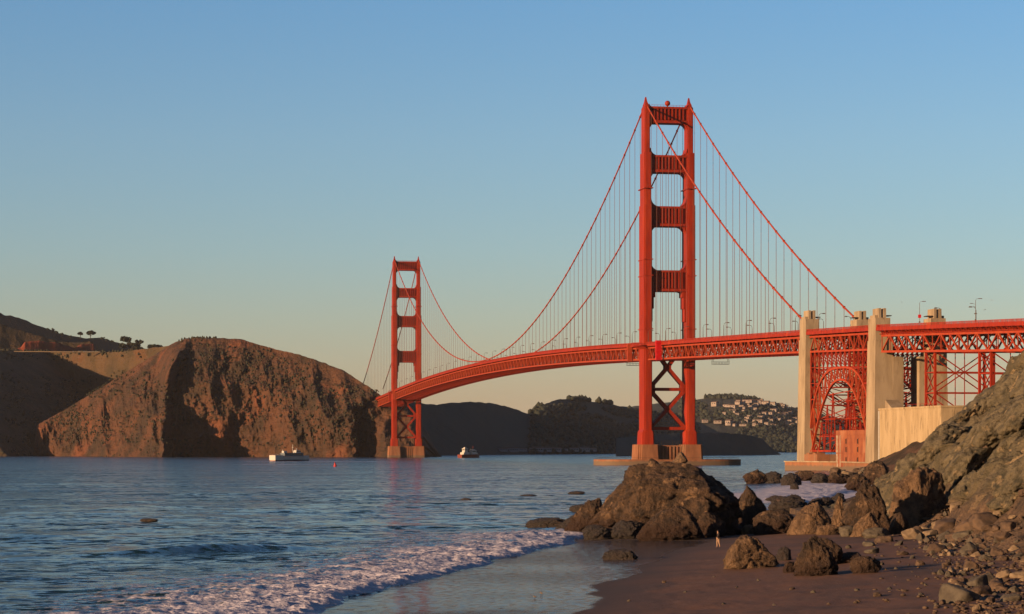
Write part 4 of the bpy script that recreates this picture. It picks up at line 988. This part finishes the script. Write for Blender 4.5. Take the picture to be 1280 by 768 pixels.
# rubble at the foot of the bluff: twelve stone meshes copied
protos = []
for k in range(12):
    V, Fc = rock_shape(500 + k, 4, 14, 1.0, .035, .02); V = V * np.array([1, .8, .62 + .06 * (k % 4)])
    o = npmesh('stone', V, Fc, M[('stone_a', 'stone_b', 'stone_a', 'stone_c', 'stone_b', 'stone_a')[k % 6]], False); protos.append([o, False])
rng = np.random.RandomState(12)
def Xl(Y): return np.interp(Y, [60, 130, 180, 220, 297], [16, 24.5, 32.5, 37.5, 48])
def place_stone(X, Y, size, lab, grp, k=None, cat='stone', dz=0.0):
    k = rng.randint(12) if k is None else k
    p = protos[k]
    if not p[1]: o = p[0]; p[1] = True
    else: o = p[0].copy(); col.objects.link(o)
    s = size / 2; z = float(ground_z(np.array(X), np.array(Y)))
    o.location = (X, Y, z + s * .18 + dz); o.scale = (s * rng.uniform(.8, 1.3), s * rng.uniform(.8, 1.2), s * rng.uniform(.7, 1.15)); o.rotation_euler = (rng.uniform(-.35, .35), rng.uniform(-.35, .35), rng.uniform(0, 6.28))
    tag(o, lab, cat, grp); return o
n = 0
while n < 282:
    Y = 1 / rng.uniform(1 / 300., 1 / 126.); X = Xl(Y) + abs(rng.normal(0, 5.5)) - .8
    px = 640 + X / Y * F
    if px > 1300 or px < 1100: continue
    size = min(.36 + rng.exponential(.42), 2.0) * (Y / 210) ** .5
    c = fbm(np.array(X * .25), np.array(Y * .12), 0, 2, 600)
    if c < -.25 and rng.rand() < .8: continue
    place_stone(X, Y, size, 'angular stone in the jumbled rubble at the foot of the green cliff', 'stones in the rubble below the cliff'); n += 1
for (px, py, wpx, k, lab) in [(1200, 733, 26, 0, 'pointed brown stone at the near edge of the rubble, left of a darker one'), (1218, 730, 22, 4, 'dark upright stone at the near edge of the rubble'), (1197, 752, 52, 1, 'long flat grey green stone low on the sand at the near rubble'),
    (1245, 738, 24, 2, 'brown block in the near rubble heap'), (1262, 752, 30, 4, 'grey stone at the bottom right of the beach'), (1176, 718, 16, 10, 'small dark stone alone on the sand below the shadows'), (1178, 755, 12, 6, 'tiny dark stone left of the long flat grey stone'),
    (1205, 672, 34, 4, 'rounded grey block standing out of the rubble below the ochre patch'), (1232, 655, 40, 0, 'large brown block high in the rubble'), (1258, 662, 36, 5, 'brown boulder at the right edge of the rubble'), (1262, 645, 30, 3, 'big pale tan stone on the slope at the right edge'),
    (1196, 641, 24, 3, 'pale stone on the talus just below the green cliff'), (1180, 668, 44, 2, 'wide brown block at the left end of the rubble'), (1232, 702, 22, 1, 'dark stone right of the last long shadow'), (1152, 675, 18, 4, 'dark green stone at the left tip of the rubble'), (1203, 692, 10, 3, 'small white stone at the lower edge of the rubble')]:
    Y = 200.0
    for _ in range(25):
        X = (px - 640) / F * Y; Y = .6 * Y + .4 * (CH - float(ground_z(np.array(X), np.array(Y)))) * F / (py - HY)
    place_stone(X, Y, wpx / F * Y, lab, None, k)
for (px, py, wpx) in [(830, 728, 5), (856, 741, 6), (893, 722, 5), (921, 735, 6), (948, 726, 5), (786, 752, 6), (968, 757, 5), (905, 756, 7), (1150, 706, 12), (1140, 699, 10), (1016, 741, 8), (1072, 739, 9), (1112, 738, 10), (1102, 706, 9), (1087, 682, 14), (1105, 678, 20), (1124, 682, 12), (1060, 685, 10), (990, 737, 7), (1132, 740, 8), (1151, 744, 10), (1158, 733, 7), (1097, 745, 12), (1171, 758, 9), (1073, 752, 6), (1129, 694, 16), (1160, 688, 14), (1090, 691, 18), (1066, 711, 8), (1120, 712, 7), (1036, 756, 6)]:
    Y = 200.0
    for _ in range(25):
        X = (px - 640) / F * Y; Y = .6 * Y + .4 * (CH - float(ground_z(np.array(X), np.array(Y)))) * F / (py - HY)
    place_stone(X, Y, wpx / F * Y, 'small dark stone lying apart on the open sand', 'small stones scattered on the sand', int(rng.choice([0, 1, 4, 6, 10])))
for p in protos:
    if not p[1]: bpy.data.objects.remove(p[0])
# pebbles nobody could count
V0, F0 = ICO[1]; Vs, Fs = [], []
for i in range(2600):
    Y = 1 / rng.uniform(1 / 300., 1 / 122.); X = Xl(Y) + rng.normal(3.0, 4.0)
    if X < Xl(Y) - 1 and rng.rand() < .8: X = Xl(Y) + 3 + rng.normal(0, 3)
    s = rng.uniform(.05, .19); z = float(0)
    Vs.append((X, Y, s))
arr = np.array(Vs); zz = ground_z(arr[:, 0], arr[:, 1])
VV = []; 
for i, (X, Y, s) in enumerate(arr):
    a = rng.uniform(0, 6.28); q = V0 * (1 + rng.uniform(-.22, .22, (len(V0), 1))) * np.array([s * 1.2, s, s * .65]); c_, s_ = math.cos(a), math.sin(a)
    VV.append(np.stack([q[:, 0] * c_ - q[:, 1] * s_ + X, q[:, 0] * s_ + q[:, 1] * c_ + Y, q[:, 2] + zz[i] + s * .2], 1)); Fs.append(F0 + i * len(V0))
tag(npmesh('pebbles', np.concatenate(VV), np.concatenate(Fs), M['stone_a'], False), kind='stuff')
# fractured crags standing out of the bluff
rg2 = np.random.RandomState(77)
for i, (px, py, w, hgt, sl) in enumerate([(1140, 588, 6.0, 5.0, .5), (1172, 560, 6.5, 6.5, .7), (1200, 590, 6.0, 5.5, .7), (1196, 535, 6.0, 6.0, .8), (1222, 560, 7.0, 7.5, .8), (1228, 512, 6.0, 6.0, .7), (1250, 535, 6.5, 7.0, .8), (1262, 492, 6.0, 6.5, .8), (1272, 560, 6.0, 6.0, .7),
    (1214, 612, 5.0, 4.0, .6), (1246, 590, 5.5, 4.5, .7), (1276, 600, 5.0, 5.0, .7), (1160, 612, 4.0, 3.4, .5), (1183, 628, 3.6, 2.6, .5), (1284, 520, 6.5, 7.5, .8), (1298, 480, 7, 7, .8), (1255, 628, 3.6, 2.4, .5)]):
    Ys = np.linspace(150, 388, 900); Xq = (px - 640) / F * Ys; hit = np.nonzero(cliff_z(Xq, Ys) > CH - (py - HY) / F * Ys)[0]
    if len(hit) == 0: continue
    Y = float(Ys[hit[0]]); X = (px - 640) / F * Y; zc = float(cliff_z(np.array(X), np.array(Y)))
    V, Fc = rock_shape(900 + i, 5, 11, .98, .10, .10); zz = (V[:, 2] + 1) / 2
    V = V * np.array([w * .42, w * .6, hgt * .5]); V[:, 0] += sl * (zz - .5) * hgt * .9
    o = npmesh('crag', V, Fc, M['crag'], False); o.location = (X + .3, Y + w * .1, zc + hgt * .02); o.rotation_euler = (0, 0, R(rg2.uniform(-25, 25)))
    tag(o, 'fractured grey green crag standing out of the cliff face on the right', 'rock', 'crags standing out of the right cliff')
# boulders along the far shore under the fort
for i in range(26):
    Y = rng.uniform(700, 1120); X = float(Xs(np.array(Y))) + rng.uniform(-3, 12); z = max(0, float(far_land_z(np.array(X), np.array(Y))))
    px = 640 + X / Y * F
    if px > 1180: continue
    k = rng.randint(12); o = protos[k][0].copy(); col.objects.link(o)
    s = rng.uniform(1.2, 3.2); o.location = (X, Y, z + s * .2); o.scale = (s, s, s * .8); o.rotation_euler = (0, 0, rng.uniform(0, 6.28))
    tag(o, 'brown boulder on the far shore between the surf and the fort', 'rock', 'boulders on the far shore below the fort')

# ------------------------------------------------------------------ person walking on the sand
def skin_mesh(name, verts, edges, radii, m, parent=None, sub=2):
    me = bpy.data.meshes.new(name + '_cage'); me.from_pydata(verts, edges, []); o = bpy.data.objects.new(name + '_cage', me); col.objects.link(o)
    sk = o.modifiers.new('skin', 'SKIN'); sk.use_smooth_shade = True
    for i, r_ in enumerate(radii): me.skin_vertices[0].data[i].radius = (r_, r_) if not isinstance(r_, tuple) else r_
    me.skin_vertices[0].data[0].use_root = True
    ss = o.modifiers.new('sub', 'SUBSURF'); ss.levels = sub; ss.render_levels = sub
    bpy.context.view_layer.update(); dg = bpy.context.evaluated_depsgraph_get()
    nm = bpy.data.meshes.new_from_object(o.evaluated_get(dg)); nm.name = name
    bpy.data.objects.remove(o); nm.materials.clear(); nm.materials.append(m)
    r = bpy.data.objects.new(name, nm); col.objects.link(r)
    if parent: r.parent = parent
    return r
# walking away to the left: x = direction of travel
J = {'pelvis': (0, 0, .93), 'spine': (.01, 0, 1.12), 'chest': (.03, 0, 1.33), 'neck': (.05, 0, 1.48), 'head': (.07, 0, 1.58), 'crown': (.075, 0, 1.68),
     'shL': (.02, .17, 1.41), 'elL': (.12, .23, 1.16), 'wrL': (.26, .22, .98), 'haL': (.30, .21, .91), 'shR': (.02, -.17, 1.41), 'elR': (-.10, -.24, 1.17), 'wrR': (-.10, -.24, .93), 'haR': (-.08, -.23, .85),
     'hiL': (0, .09, .90), 'knL': (-.03, .10, .50), 'anL': (-.13, .10, .10), 'toL': (-.03, .10, .03), 'hiR': (0, -.09, .90), 'knR': (.10, -.09, .50), 'anR': (.08, -.09, .08), 'toR': (.24, -.09, .04)}
K = list(J); E = [('pelvis', 'spine'), ('spine', 'chest'), ('chest', 'neck'), ('neck', 'head'), ('head', 'crown'), ('chest', 'shL'), ('shL', 'elL'), ('elL', 'wrL'), ('wrL', 'haL'), ('chest', 'shR'), ('shR', 'elR'), ('elR', 'wrR'), ('wrR', 'haR'),
                  ('pelvis', 'hiL'), ('hiL', 'knL'), ('knL', 'anL'), ('anL', 'toL'), ('pelvis', 'hiR'), ('hiR', 'knR'), ('knR', 'anR'), ('anR', 'toR')]
rad = dict(pelvis=.13, spine=.12, chest=.15, neck=.055, head=.095, crown=.07, shL=.065, elL=.045, wrL=.03, haL=.035, shR=.065, elR=.045, wrR=.03, haR=.035, hiL=.09, knL=.06, anL=.04, toL=.035, hiR=.09, knR=.06, anR=.04, toR=.035)
Yp = 246.0; Xp = (898 - 640) / F * Yp; zp = float(beach_z(np.array(Xp), np.array(Yp)))
person = empty('person', (Xp, Yp, zp), R(200)); person.scale = (1.0, 1.0, 1.0)
tag(person, 'person in dark top and pale tan trousers walking on the sand near the huge boulder', 'person')
body = skin_mesh('body', [J[k] for k in K], [(K.index(a), K.index(b)) for a, b in E], [rad[k] for k in K], M['skin'], person)
def cloth(name, ks, grow, m):
    es = [(ks.index(a), ks.index(b)) for a, b in E if a in ks and b in ks]
    return skin_mesh(name, [J[k] for k in ks], es, [rad[k] + grow for k in ks], m, person)
cloth('jacket', ['chest', 'pelvis', 'spine', 'shL', 'elL', 'wrL', 'shR', 'elR', 'wrR'], .03, M['jacket'])
cloth('trousers', ['pelvis', 'hiL', 'knL', 'anL', 'hiR', 'knR', 'anR'], .022, M['trousers'])
V, Fc = ICO[3]; hm = V * np.array([.105, .098, .115]) + np.array([.055, 0, 1.655]); keep = [f for f in Fc if hm[f].mean(0)[2] > 1.60 and not (hm[f].mean(0)[0] > .12 and hm[f].mean(0)[2] < 1.69)]
h = npmesh('hair', hm, np.array(keep), M['hair']); h.parent = person

# ------------------------------------------------------------------ birds
def shorebird(px, py, rz, label):
    Y = 160.0
    for _ in range(20):
        X = (px - 640) / F * Y; Y = .6 * Y + .4 * (CH - float(beach_z(np.array(X), np.array(Y)))) * F / (py - HY)
    r = empty('shorebird', (X, Y, max(0, float(beach_z(np.array(X), np.array(Y))))), rz); tag(r, label, 'bird')
    skin_mesh('body', [(0, 0, .13), (.07, 0, .155), (.10, 0, .19), (.125, 0, .20), (-.08, 0, .12), (-.14, 0, .11)], [(0, 1), (1, 2), (2, 3), (0, 4), (4, 5)], [.052, .042, .022, .026, .036, .010], M['bird'], r)
    b = MB(); b.tube([(.145, 0, .20), (.215, 0, .19)], [.007, .003], 5); b.build('bill', M['dark'], r)
    for y in (-.02, .02): b = MB(); b.tube([(0, y, .10), (-.01 + y, y, .05), (.01, y, 0)], .005, 5); b.bar((.01, y, .003), (.04, y, .003), .012, .005); b.build('leg', M['dark'], r)
shorebird(668.5, 748.5, R(170), 'nearer small brown shorebird standing in the shallow water film')
shorebird(676.5, 744, R(140), 'farther small brown shorebird, just behind and right of its companion')
def gull(px, py, Y, roll, label, up=True):
    r = empty('gull', P(px, Y, py), R(30)); r.rotation_euler = (R(roll), 0, R(40)); tag(r, label, 'gull')
    skin_mesh('body', [(0, 0, 0), (.16, 0, .01), (.24, 0, .02), (-.16, 0, 0), (-.26, 0, 0)], [(0, 1), (1, 2), (0, 3), (3, 4)], [.07, .06, .035, .05, .02], M['gull'], r, 1)
    for sy in (-1, 1):
        b = MB(); pts = [(0, .05), (.06, .3), (.0, .66)]
        top = [(.10, sy * .05, .02), (.12, sy * .32, .12), (.0, sy * .68, .06), (-.10, sy * .34, .11), (-.11, sy * .05, .02)]
        b.add(top + [(x, y, z - .02) for x, y, z in top], [(0, 1, 2, 3, 4), (9, 8, 7, 6, 5)] + [(k, (k + 1) % 5, 5 + (k + 1) % 5, 5 + k) for k in range(5)]); b.build('wing', M['gull'], r)
gull(1239.5, 375.5, 700, 10, 'gull flying above the right approach, higher of the pair'); gull(1231, 387.5, 720, -15, 'gull flying above the right approach, lower of the pair')
gull(1127, 378, 900, 20, 'distant gull flying just right of the tallest pylon top'); gull(485, 337, 1100, 10, 'distant gull flying left of the far tower top')
st = gull(736, 625.3, 480, 0, 'pale gull perched on a low dark rock in the water')

# ------------------------------------------------------------------ boats and buoy
def hull_mesh(L, W, H, bow=.35, n=18, sheer=.8, flare=.15):
    b = MB(); rows = []
    for i in range(n + 1):
        t = i / n; x = -L / 2 + L * t; wf = 1 - max(0, (t - (1 - bow)) / bow) ** 2.2; wf = max(wf, .02); zt_ = H + sheer * max(0, t - .4) ** 2 * 2.8
        hw = W / 2 * wf; rows.append([(x + (.5 if t == 1 else 0) * 2, s * hw * k, z) for s, k, z in ((-1, 1, zt_), (-1, 1 - flare * .5, H * .35), (-1, 1 - flare, -.8), (1, 1 - flare, -.8), (1, 1 - flare * .5, H * .35), (1, 1, zt_))])
    for i in range(n):
        o = len(b.v); b.v += rows[i] + rows[i + 1]
        for k in range(6):
            b.f.append((o + k, o + (k + 1) % 6, o + 6 + (k + 1) % 6, o + 6 + k)); b.m.append(1 if k in (1, 3) or k == 2 else 0)
    b.add(rows[0], [(0, 1, 2, 3, 4, 5)]); b.add(rows[-1], [(5, 4, 3, 2, 1, 0)]); return b
Yb = CH * F / (576.6 - HY)
ferry = empty('tour_boat', ((363 - 640) / F * Yb, Yb, 0), R(37)); tag(ferry, 'white and grey passenger boat with sunlit stern cruising below the red headland', 'boat')
hull_mesh(34, 9.2, 3.7).build('hull', [M['white'], M['bluegrey']], ferry)
b = MB(); b.box(-17.2, -9.5, -4.66, 4.66, .9, 4.8); b.build('sunlit_stern_block', M['white'], ferry)  # white sleeve over the hull, paints the sunlit patch at the stern
b = MB(); b.box(-17.1, 8.2, -4.5, 4.5, -.3, .55); b.build('boot_stripe', M['hullred'], ferry)
b = MB(); b.box(-7.4, 10.5, -3.3, 3.3, 3.9, 6.4); b.box(-7.8, 11.2, -3.7, 3.7, 6.4, 6.65); c = b.build('cabin', M['bluegrey'], ferry)
for sy in (-1, 1):
    b = MB()
    for x in np.arange(-6.4, 9.5, 2.0): b.box(x, x + 1.4, min(sy * 3.3, sy * 3.36), max(sy * 3.3, sy * 3.36), 4.9, 5.9)
    b.build('window_band', M['glass'], c)
b = MB(); b.prism([(4, -2.2), (9, -2.2), (9, 2.2), (4, 2.2)], 6.65, 8.9, 0, [(4.4, -2), (8.0, -2), (8.0, 2), (4.4, 2)]); w = b.build('wheelhouse', M['white'], ferry)
b = MB(); b.box(4.6, 8.7, -2.22, -2.1, 7.4, 8.3); b.build('window_band', M['glass'], w); b = MB(); b.box(8.45, 8.75, -1.9, 1.9, 7.4, 8.2); b.build('window_band', M['glass'], w)
b = MB(); b.bar((2.2, 0, 6.6), (2.2, 0, 13.5), .3); b.bar((2.2, -1.5, 11), (2.2, 1.5, 11), .15); b.bar((6, 0, 8.8), (6, 0, 10.5), .5); b.build('mast', M['white'], ferry)
b = MB(); b.box(-7.2, -4.2, -1.6, 1.6, 6.65, 8.2); b.bar((-6.6, 1, 8.2), (-6.6, 1, 9.2), .5); b.build('funnel', M['white'], ferry)
for sy in (-1, 1):
    b = MB()
    for x in np.arange(-14.8, -8, 1.6): b.bar((x, sy * 3.9, 4.6), (x, sy * 3.9, 5.7), .1)
    b.bar((-14.8, sy * 3.9, 5.7), (-8, sy * 3.9, 5.7), .12); b.bar((-14.8, sy * 3.9, 5.2), (-8, sy * 3.9, 5.2), .09)
    b.build('railing', M['white'], ferry)
Yb = CH * F / (572.5 - HY)
ship = empty('small_ship', ((586.5 - 640) / F * Yb, Yb, 0), R(35)); tag(ship, 'small cream and rust coloured ship passing right of the far tower', 'ship')
hull_mesh(25, 9, 3.6, .3).build('hull', [M['hullred'], M['hullred']], ship)
b = MB(); b.box(-9.5, -2, -3.4, 3.4, 3.2, 6.0); b.box(-7.6, -3.6, -2.6, 2.6, 6.0, 10.0); b.box(-8, -3.2, -3, 3, 10.0, 10.3); b.box(-6.6, -4.6, -1.2, 1.2, 10.3, 11.6); a_ = b.build('aft_deckhouse', M['white'], ship)
b = MB(); b.box(-7.2, -4, -2.66, -2.58, 8.2, 9.3); b.build('window_band', M['glass'], a_); b = MB(); b.box(-7.66, -7.58, -2, 2, 8.2, 9.3); b.build('window_band', M['glass'], a_)
b = MB(); b.box(1, 9, -3.2, 3.2, 3.2, 5.6); b.box(2, 7.8, -2.6, 2.6, 5.6, 8.6); b.box(3, 6, -2, 2, 8.6, 9.4); f_ = b.build('fore_deckhouse', M['white'], ship)
b = MB(); b.box(2.6, 7.2, -2.66, -2.58, 6.6, 7.6); b.build('window_band', M['glass'], f_)
b = MB(); b.bar((5, 0, 9.4), (5, 0, 13.2), .3); b.bar((5, -1.4, 11.6), (5, 1.4, 11.6), .2); b.bar((-.5, 0, 3.4), (1.5, 0, 10.5), .35); b.build('mast', M['hullred'], ship)
Yb = CH * F / (583.5 - HY)
buoy = empty('buoy', ((419 - 640) / F * Yb, Yb, 0)); tag(buoy, 'small red buoy floating to the right of the passenger boat', 'buoy')
b = MB(); b.tube([(0, 0, -.3), (0, 0, .7)], [1.15, 1.0], 12); b.build('float', M['buoy'], buoy)
b = MB(); b.tube([(0, 0, .7), (-.35, 0, 2.3)], [.8, .3], 10); b.bar((-.35, 0, 2.3), (-.5, 0, 2.9), .15); b.build('marker', M['buoy'], buoy)

M['scrub_bush'] = mat('dry_scrub_bush', (0.07, 0.06, 0.035), (0.04, 0.045, 0.028), .95, .05)
# ------------------------------------------------------------------ trees, houses and woodland on the hills
def leaf_tree(X, Y, z, h, w, label, seed, flat=False, trunk=.35, nl=900, group=None):
    rg = np.random.RandomState(seed); root = empty('tree', (X, Y, z)); tag(root, label, 'tree', group)
    b = MB(); b.tube([(0, 0, -2), (.1, 0, h * trunk), (-.1, 0, h * .8)], [h * .05, h * .035, h * .01], 6); cl = []
    for k in range(9 if not flat else 7):
        a = rg.uniform(0, 6.28); rr = rg.uniform(.2, 1) * w / 2; zz_ = h * (rg.uniform(trunk, .95) if not flat else rg.uniform(.72, .93)) * (1 - (.25 * (rr / (w / 2)) ** 2 if not flat else .05))
        c = Vector((rr * math.cos(a), rr * math.sin(a), zz_)); cl.append((c, w * rg.uniform(.13, .24))); b.tube([(0, 0, h * trunk * .8), tuple(c)], [h * .02, h * .006], 4)
    b.build('trunk', M['bark'], root)
    V_, F_ = [], []
    for i in range(nl):
        c, r_ = cl[rg.randint(len(cl))]; d = rg.normal(size=3); d /= np.linalg.norm(d); d *= r_ * rg.uniform(.4, 1.05); d[2] *= .6
        p = np.array(c) + d; u = rg.normal(size=3); u /= np.linalg.norm(u); v_ = np.cross(u, rg.normal(size=3)); v_ /= np.linalg.norm(v_); s = rg.uniform(.9, 1.7) * (1 if w > 8 else .5)
        V_ += [p - u * s - v_ * s, p + u * s - v_ * s, p + u * s + v_ * s, p - u * s + v_ * s]; F_.append([4 * i, 4 * i + 1, 4 * i + 2, 4 * i + 3])
    o = npmesh('crown', np.array(V_), np.array(F_), M['leaf'], False); o.parent = root
def at_px(px, py, Y): p = P(px, Y, py); return p.x, Y, p.z
leaf_tree(*at_px(100.5, 423.5, 4500), 13, 9, 'small open tree, left of the pair on the dark ridge', 1, True, .5, 300)
leaf_tree(*at_px(113, 424.5, 4500), 16, 19, 'spreading flat topped tree on the dark ridge skyline', 2, True, .4, 700)
leaf_tree(*at_px(163, 439, 4300), 30, 34, 'big rounded dark tree on the skyline left of the headland', 3, False, .12, 2600)
leaf_tree(*at_px(172, 439, 4280), 19, 19, 'lower rounded tree on the right side of the big dark tree', 4, False, .15, 900)
leaf_tree(*at_px(196, 439.5, 4200), 10, 30, 'low wide spreading tree behind the left shoulder of the headland', 5, True, .45, 900)
for i, (px, py, h) in enumerate([(60, 411.5, 3), (71, 416, 4), (77, 418, 4), (88, 421, 4), (128, 424, 5), (134, 425, 4), (140, 427, 3.5)]):
    leaf_tree(*at_px(px, py + 1, 4480), h, h * 1.6, 'small dark bush on the skyline of the dark ridge', 20 + i, False, .1, 120, 'bushes along the dark ridge skyline')
def nearest(U, D, Z, px, py):
    py_ = HY - (Z - CH) / D * F; i = np.argmin((U - px) ** 2 + (py_ - py) ** 2 * 1.5 + 0 * D); return (U.flat[i] - 640) / F * D.flat[i], D.flat[i], Z.flat[i]
def canopy(name, U, D, Z, u0, u1, n, seed, size, skip=None, bias=1.0, m=None):
    rg = np.random.RandomState(seed); V0, F0 = ICO[1]; VV, FF = [], []; nr, nc = U.shape; k = 0
    rmax = nr - 12
    for _ in range(n):
        i = int(rmax * (1 - rg.rand() ** bias)) if bias != 1 else rg.randint(2, rmax); i = min(max(i, 1), rmax - 1) if rg.rand() > .12 else rmax - 1; j = rg.randint(nc)
        if not (u0 < U[i, j] < u1): continue
        X, Y, z = (U[i, j] - 640) / F * D[i, j], D[i, j], Z[i, j]
        if fbm(np.array(X * .006), np.array(z * .03), 0, 3, seed) < -.12: continue
        s = size * rg.uniform(.5, 1.3); t = rg.uniform(.8, 1.5)
        q = V0 * (1 + rg.uniform(-.28, .28, (len(V0), 1))) * np.array([s, s, s * t]) + np.array([X + rg.uniform(-4, 4), Y, z + s * .4]); VV.append(q); FF.append(F0 + k * len(V0)); k += 1
    tag(npmesh(name, np.concatenate(VV), np.concatenate(FF), m or M['woodcanopy'], False), kind='stuff')
canopy('woodland', WU, WD, WZ, 664, 890, 7000, 41, 4.6)
canopy('hill_trees', EU, ED, EZ, 850, 1110, 11000, 42, 5.5)
canopy('hill_scrub', BU, BD, BZ, 0, 262, 5200, 43, 1.7, m=M['scrub_bush'])
canopy('ridge_scrub', RU, RD, RZ, 0, 250, 5200, 44, 3.2)
canopy('headland_scrub', HU, HD, HZ, 60, 470, 5200, 45, 1.2, m=M['scrub_bush'])
rg = np.random.RandomState(5)
hp = MB(); hp.box(-7, 7, -5, 5, -6, 6, 0); hp.add([(-7.6, -5.6, 6), (7.6, -5.6, 6), (7.6, 5.6, 6), (-7.6, 5.6, 6), (-7.6, 0, 9.4), (7.6, 0, 9.4)], [(0, 1, 5, 4), (2, 3, 4, 5), (0, 4, 3), (1, 2, 5), (0, 3, 2, 1)], 1)
hp.box(-4, -2, -5.06, -5, 1, 3.5, 2); hp.box(1.5, 4.5, -5.06, -5, 1, 3.5, 2)
hs0 = hp.build('house', [M['house'], M['roof'], M['glass']]); first = True
HL = [(215, 175, 3), (400, 155, 1.6), (470, 155, 2), (545, 163, 2.4), (620, 170, 2.2), (675, 170, 1.6), (755, 187, 2.2), (370, 235, 1.4), (390, 255, 1.5), (600, 258, 2.2), (675, 228, 1.8), (470, 285, 1.4), (530, 270, 1.4), (135, 315, 2.2), (235, 318, 1.6), (320, 328, 2.6), (368, 345, 1.5), (430, 345, 1.5), (470, 340, 1.7), (555, 312, 2), (465, 305, 1.2), (720, 295, 1.5), (760, 290, 1.2), (800, 315, 1.8), (835, 292, 1.6), (845, 320, 1.6), (760, 215, 1.4), (790, 240, 1.2), (850, 195, 1.6), (850, 218, 1.2), (660, 342, 1.2), (710, 258, 1.3), (230, 102, 1.8), (345, 118, 1.3), (580, 140, 1.2), (690, 345, 1.2), (815, 345, 1.2), (500, 268, 1), (640, 285, 1)]
HL = [(a, b_, w * .72) for a, b_, w in HL]; HL += [(rg.uniform(290, 860), rg.uniform(150, 345), rg.uniform(.7, 1.3)) for _ in range(60)]
HL = [q for q in HL if q[1] > 120 + .12 * max(0, q[0] - 500) + (q[1] < 0)]
for (a, b_, w) in HL:
    px, py = 860 + a / 6.4, 480 + b_ / 6.4
    X, Y, z = nearest(EU, ED, EZ, px, py); o = hs0 if first else hs0.copy()
    if not first: col.objects.link(o)
    first = False; s = w * .66; o.location = (X, Y - 16, z + 4); o.scale = (s * rg.uniform(.8, 2.1), s, s * rg.uniform(.6, .95)); o.rotation_euler = (0, 0, R(rg.uniform(-55, 10)))
    tag(o, 'pale house among the trees on the far hillside village', 'house', 'houses on the far hillside')
bp_ = MB(); bp_.box(-14, 14, -5, 5, -3, 4.5, 0); bp_.add([(-14.5, -5.5, 4.5), (14.5, -5.5, 4.5), (14.5, 5.5, 4.5), (-14.5, 5.5, 4.5), (-14.5, 0, 7), (14.5, 0, 7)], [(0, 1, 5, 4), (2, 3, 4, 5), (0, 4, 3), (1, 2, 5), (0, 3, 2, 1)], 1)
for k in range(6): bp_.box(-12 + k * 4.2, -10 + k * 4.2, -5.06, -5, 1, 3, 2)
sh0 = bp_.build('low_building', [M['grey_wall'], M['roof'], M['glass']]); first = True
for px, w in ((628, .8), (641, 1), (652, .8), (670, 1.2), (682, 1), (693, 1.1), (704, .8), (716, 1), (728, 1.2), (739, .9), (771, 1), (783, 1.1)):
    X, Y, z = nearest(WU, WD, WZ, px, 564.3); o = sh0 if first else sh0.copy()
    if not first: col.objects.link(o)
    first = False; o.location = (X, Y - 12, z + 1); o.scale = (w * .7, w * .8, w * .8); o.rotation_euler = (0, 0, R(rg.uniform(5, 35)))
    tag(o, 'long low grey building on the shaded shore below the wooded hill', 'building', 'low buildings along the shaded shore')
# parked vehicles at the overlook road
rdm = MB()
for k in range(18):
    a_, c_ = P(18 + k * 6, 3450, 439.6 + .05 * k), P(24 + k * 6, 3450, 439.6 + .05 * (k + 1)); rdm.bar(a_, c_, 8, 1.2)
tag(rdm.build('hillside_road', M['stone_c']), kind='structure')
cm = MB(); cm.box(-2.3, 2.3, -.95, .95, .35, 1.1, 0); cm.prism([(-1.5, -.85), (1.2, -.85), (1.2, .85), (-1.5, .85)], 1.1, 1.7, 1, [(-1.1, -.75), (.7, -.75), (.7, .75), (-1.1, .75)])
for x in (-1.4, 1.4):
    for y in (-.9, .9): cm.tube([(x, y - .12, .35), (x, y + .12, .35)], .35, 8, 2)
car0 = cm.build('parked_car', [M['white'], M['glass'], M['dark']]); first = True
for px in (91, 99.5, 105, 108.5, 111.5, 116, 121):
    p = P(px, 3625, 440.6); o = car0 if first else car0.copy()
    if not first: col.objects.link(o)
    first = False; o.location = (p.x, 3625, p.z); o.rotation_euler = (0, 0, R(rg.uniform(-20, 20)))
    tag(o, 'white vehicle parked on the hillside road below the red earth cut', 'car', 'vehicles parked on the hillside road')

# ------------------------------------------------------------------ haze
hb = MB(); hb.box(-9000, 9000, -60, 26000, -5, 430); hz = hb.build('haze', None) if False else hb.build('haze', [])
hm_ = bpy.data.materials.new('thin_sea_haze'); hm_.use_nodes = True; nn = hm_.node_tree.nodes; nn.remove(nn['Principled BSDF'])
pv = nn.new('ShaderNodeVolumePrincipled'); pv.inputs['Color'].default_value = (1, .93, .90, 1); pv.inputs['Density'].default_value = 1.0e-5; pv.inputs['Anisotropy'].default_value = 0.3
hm_.node_tree.links.new(pv.outputs[0], nn['Material Output'].inputs['Volume']); hz.data.materials.append(hm_); tag(hz, kind='stuff')
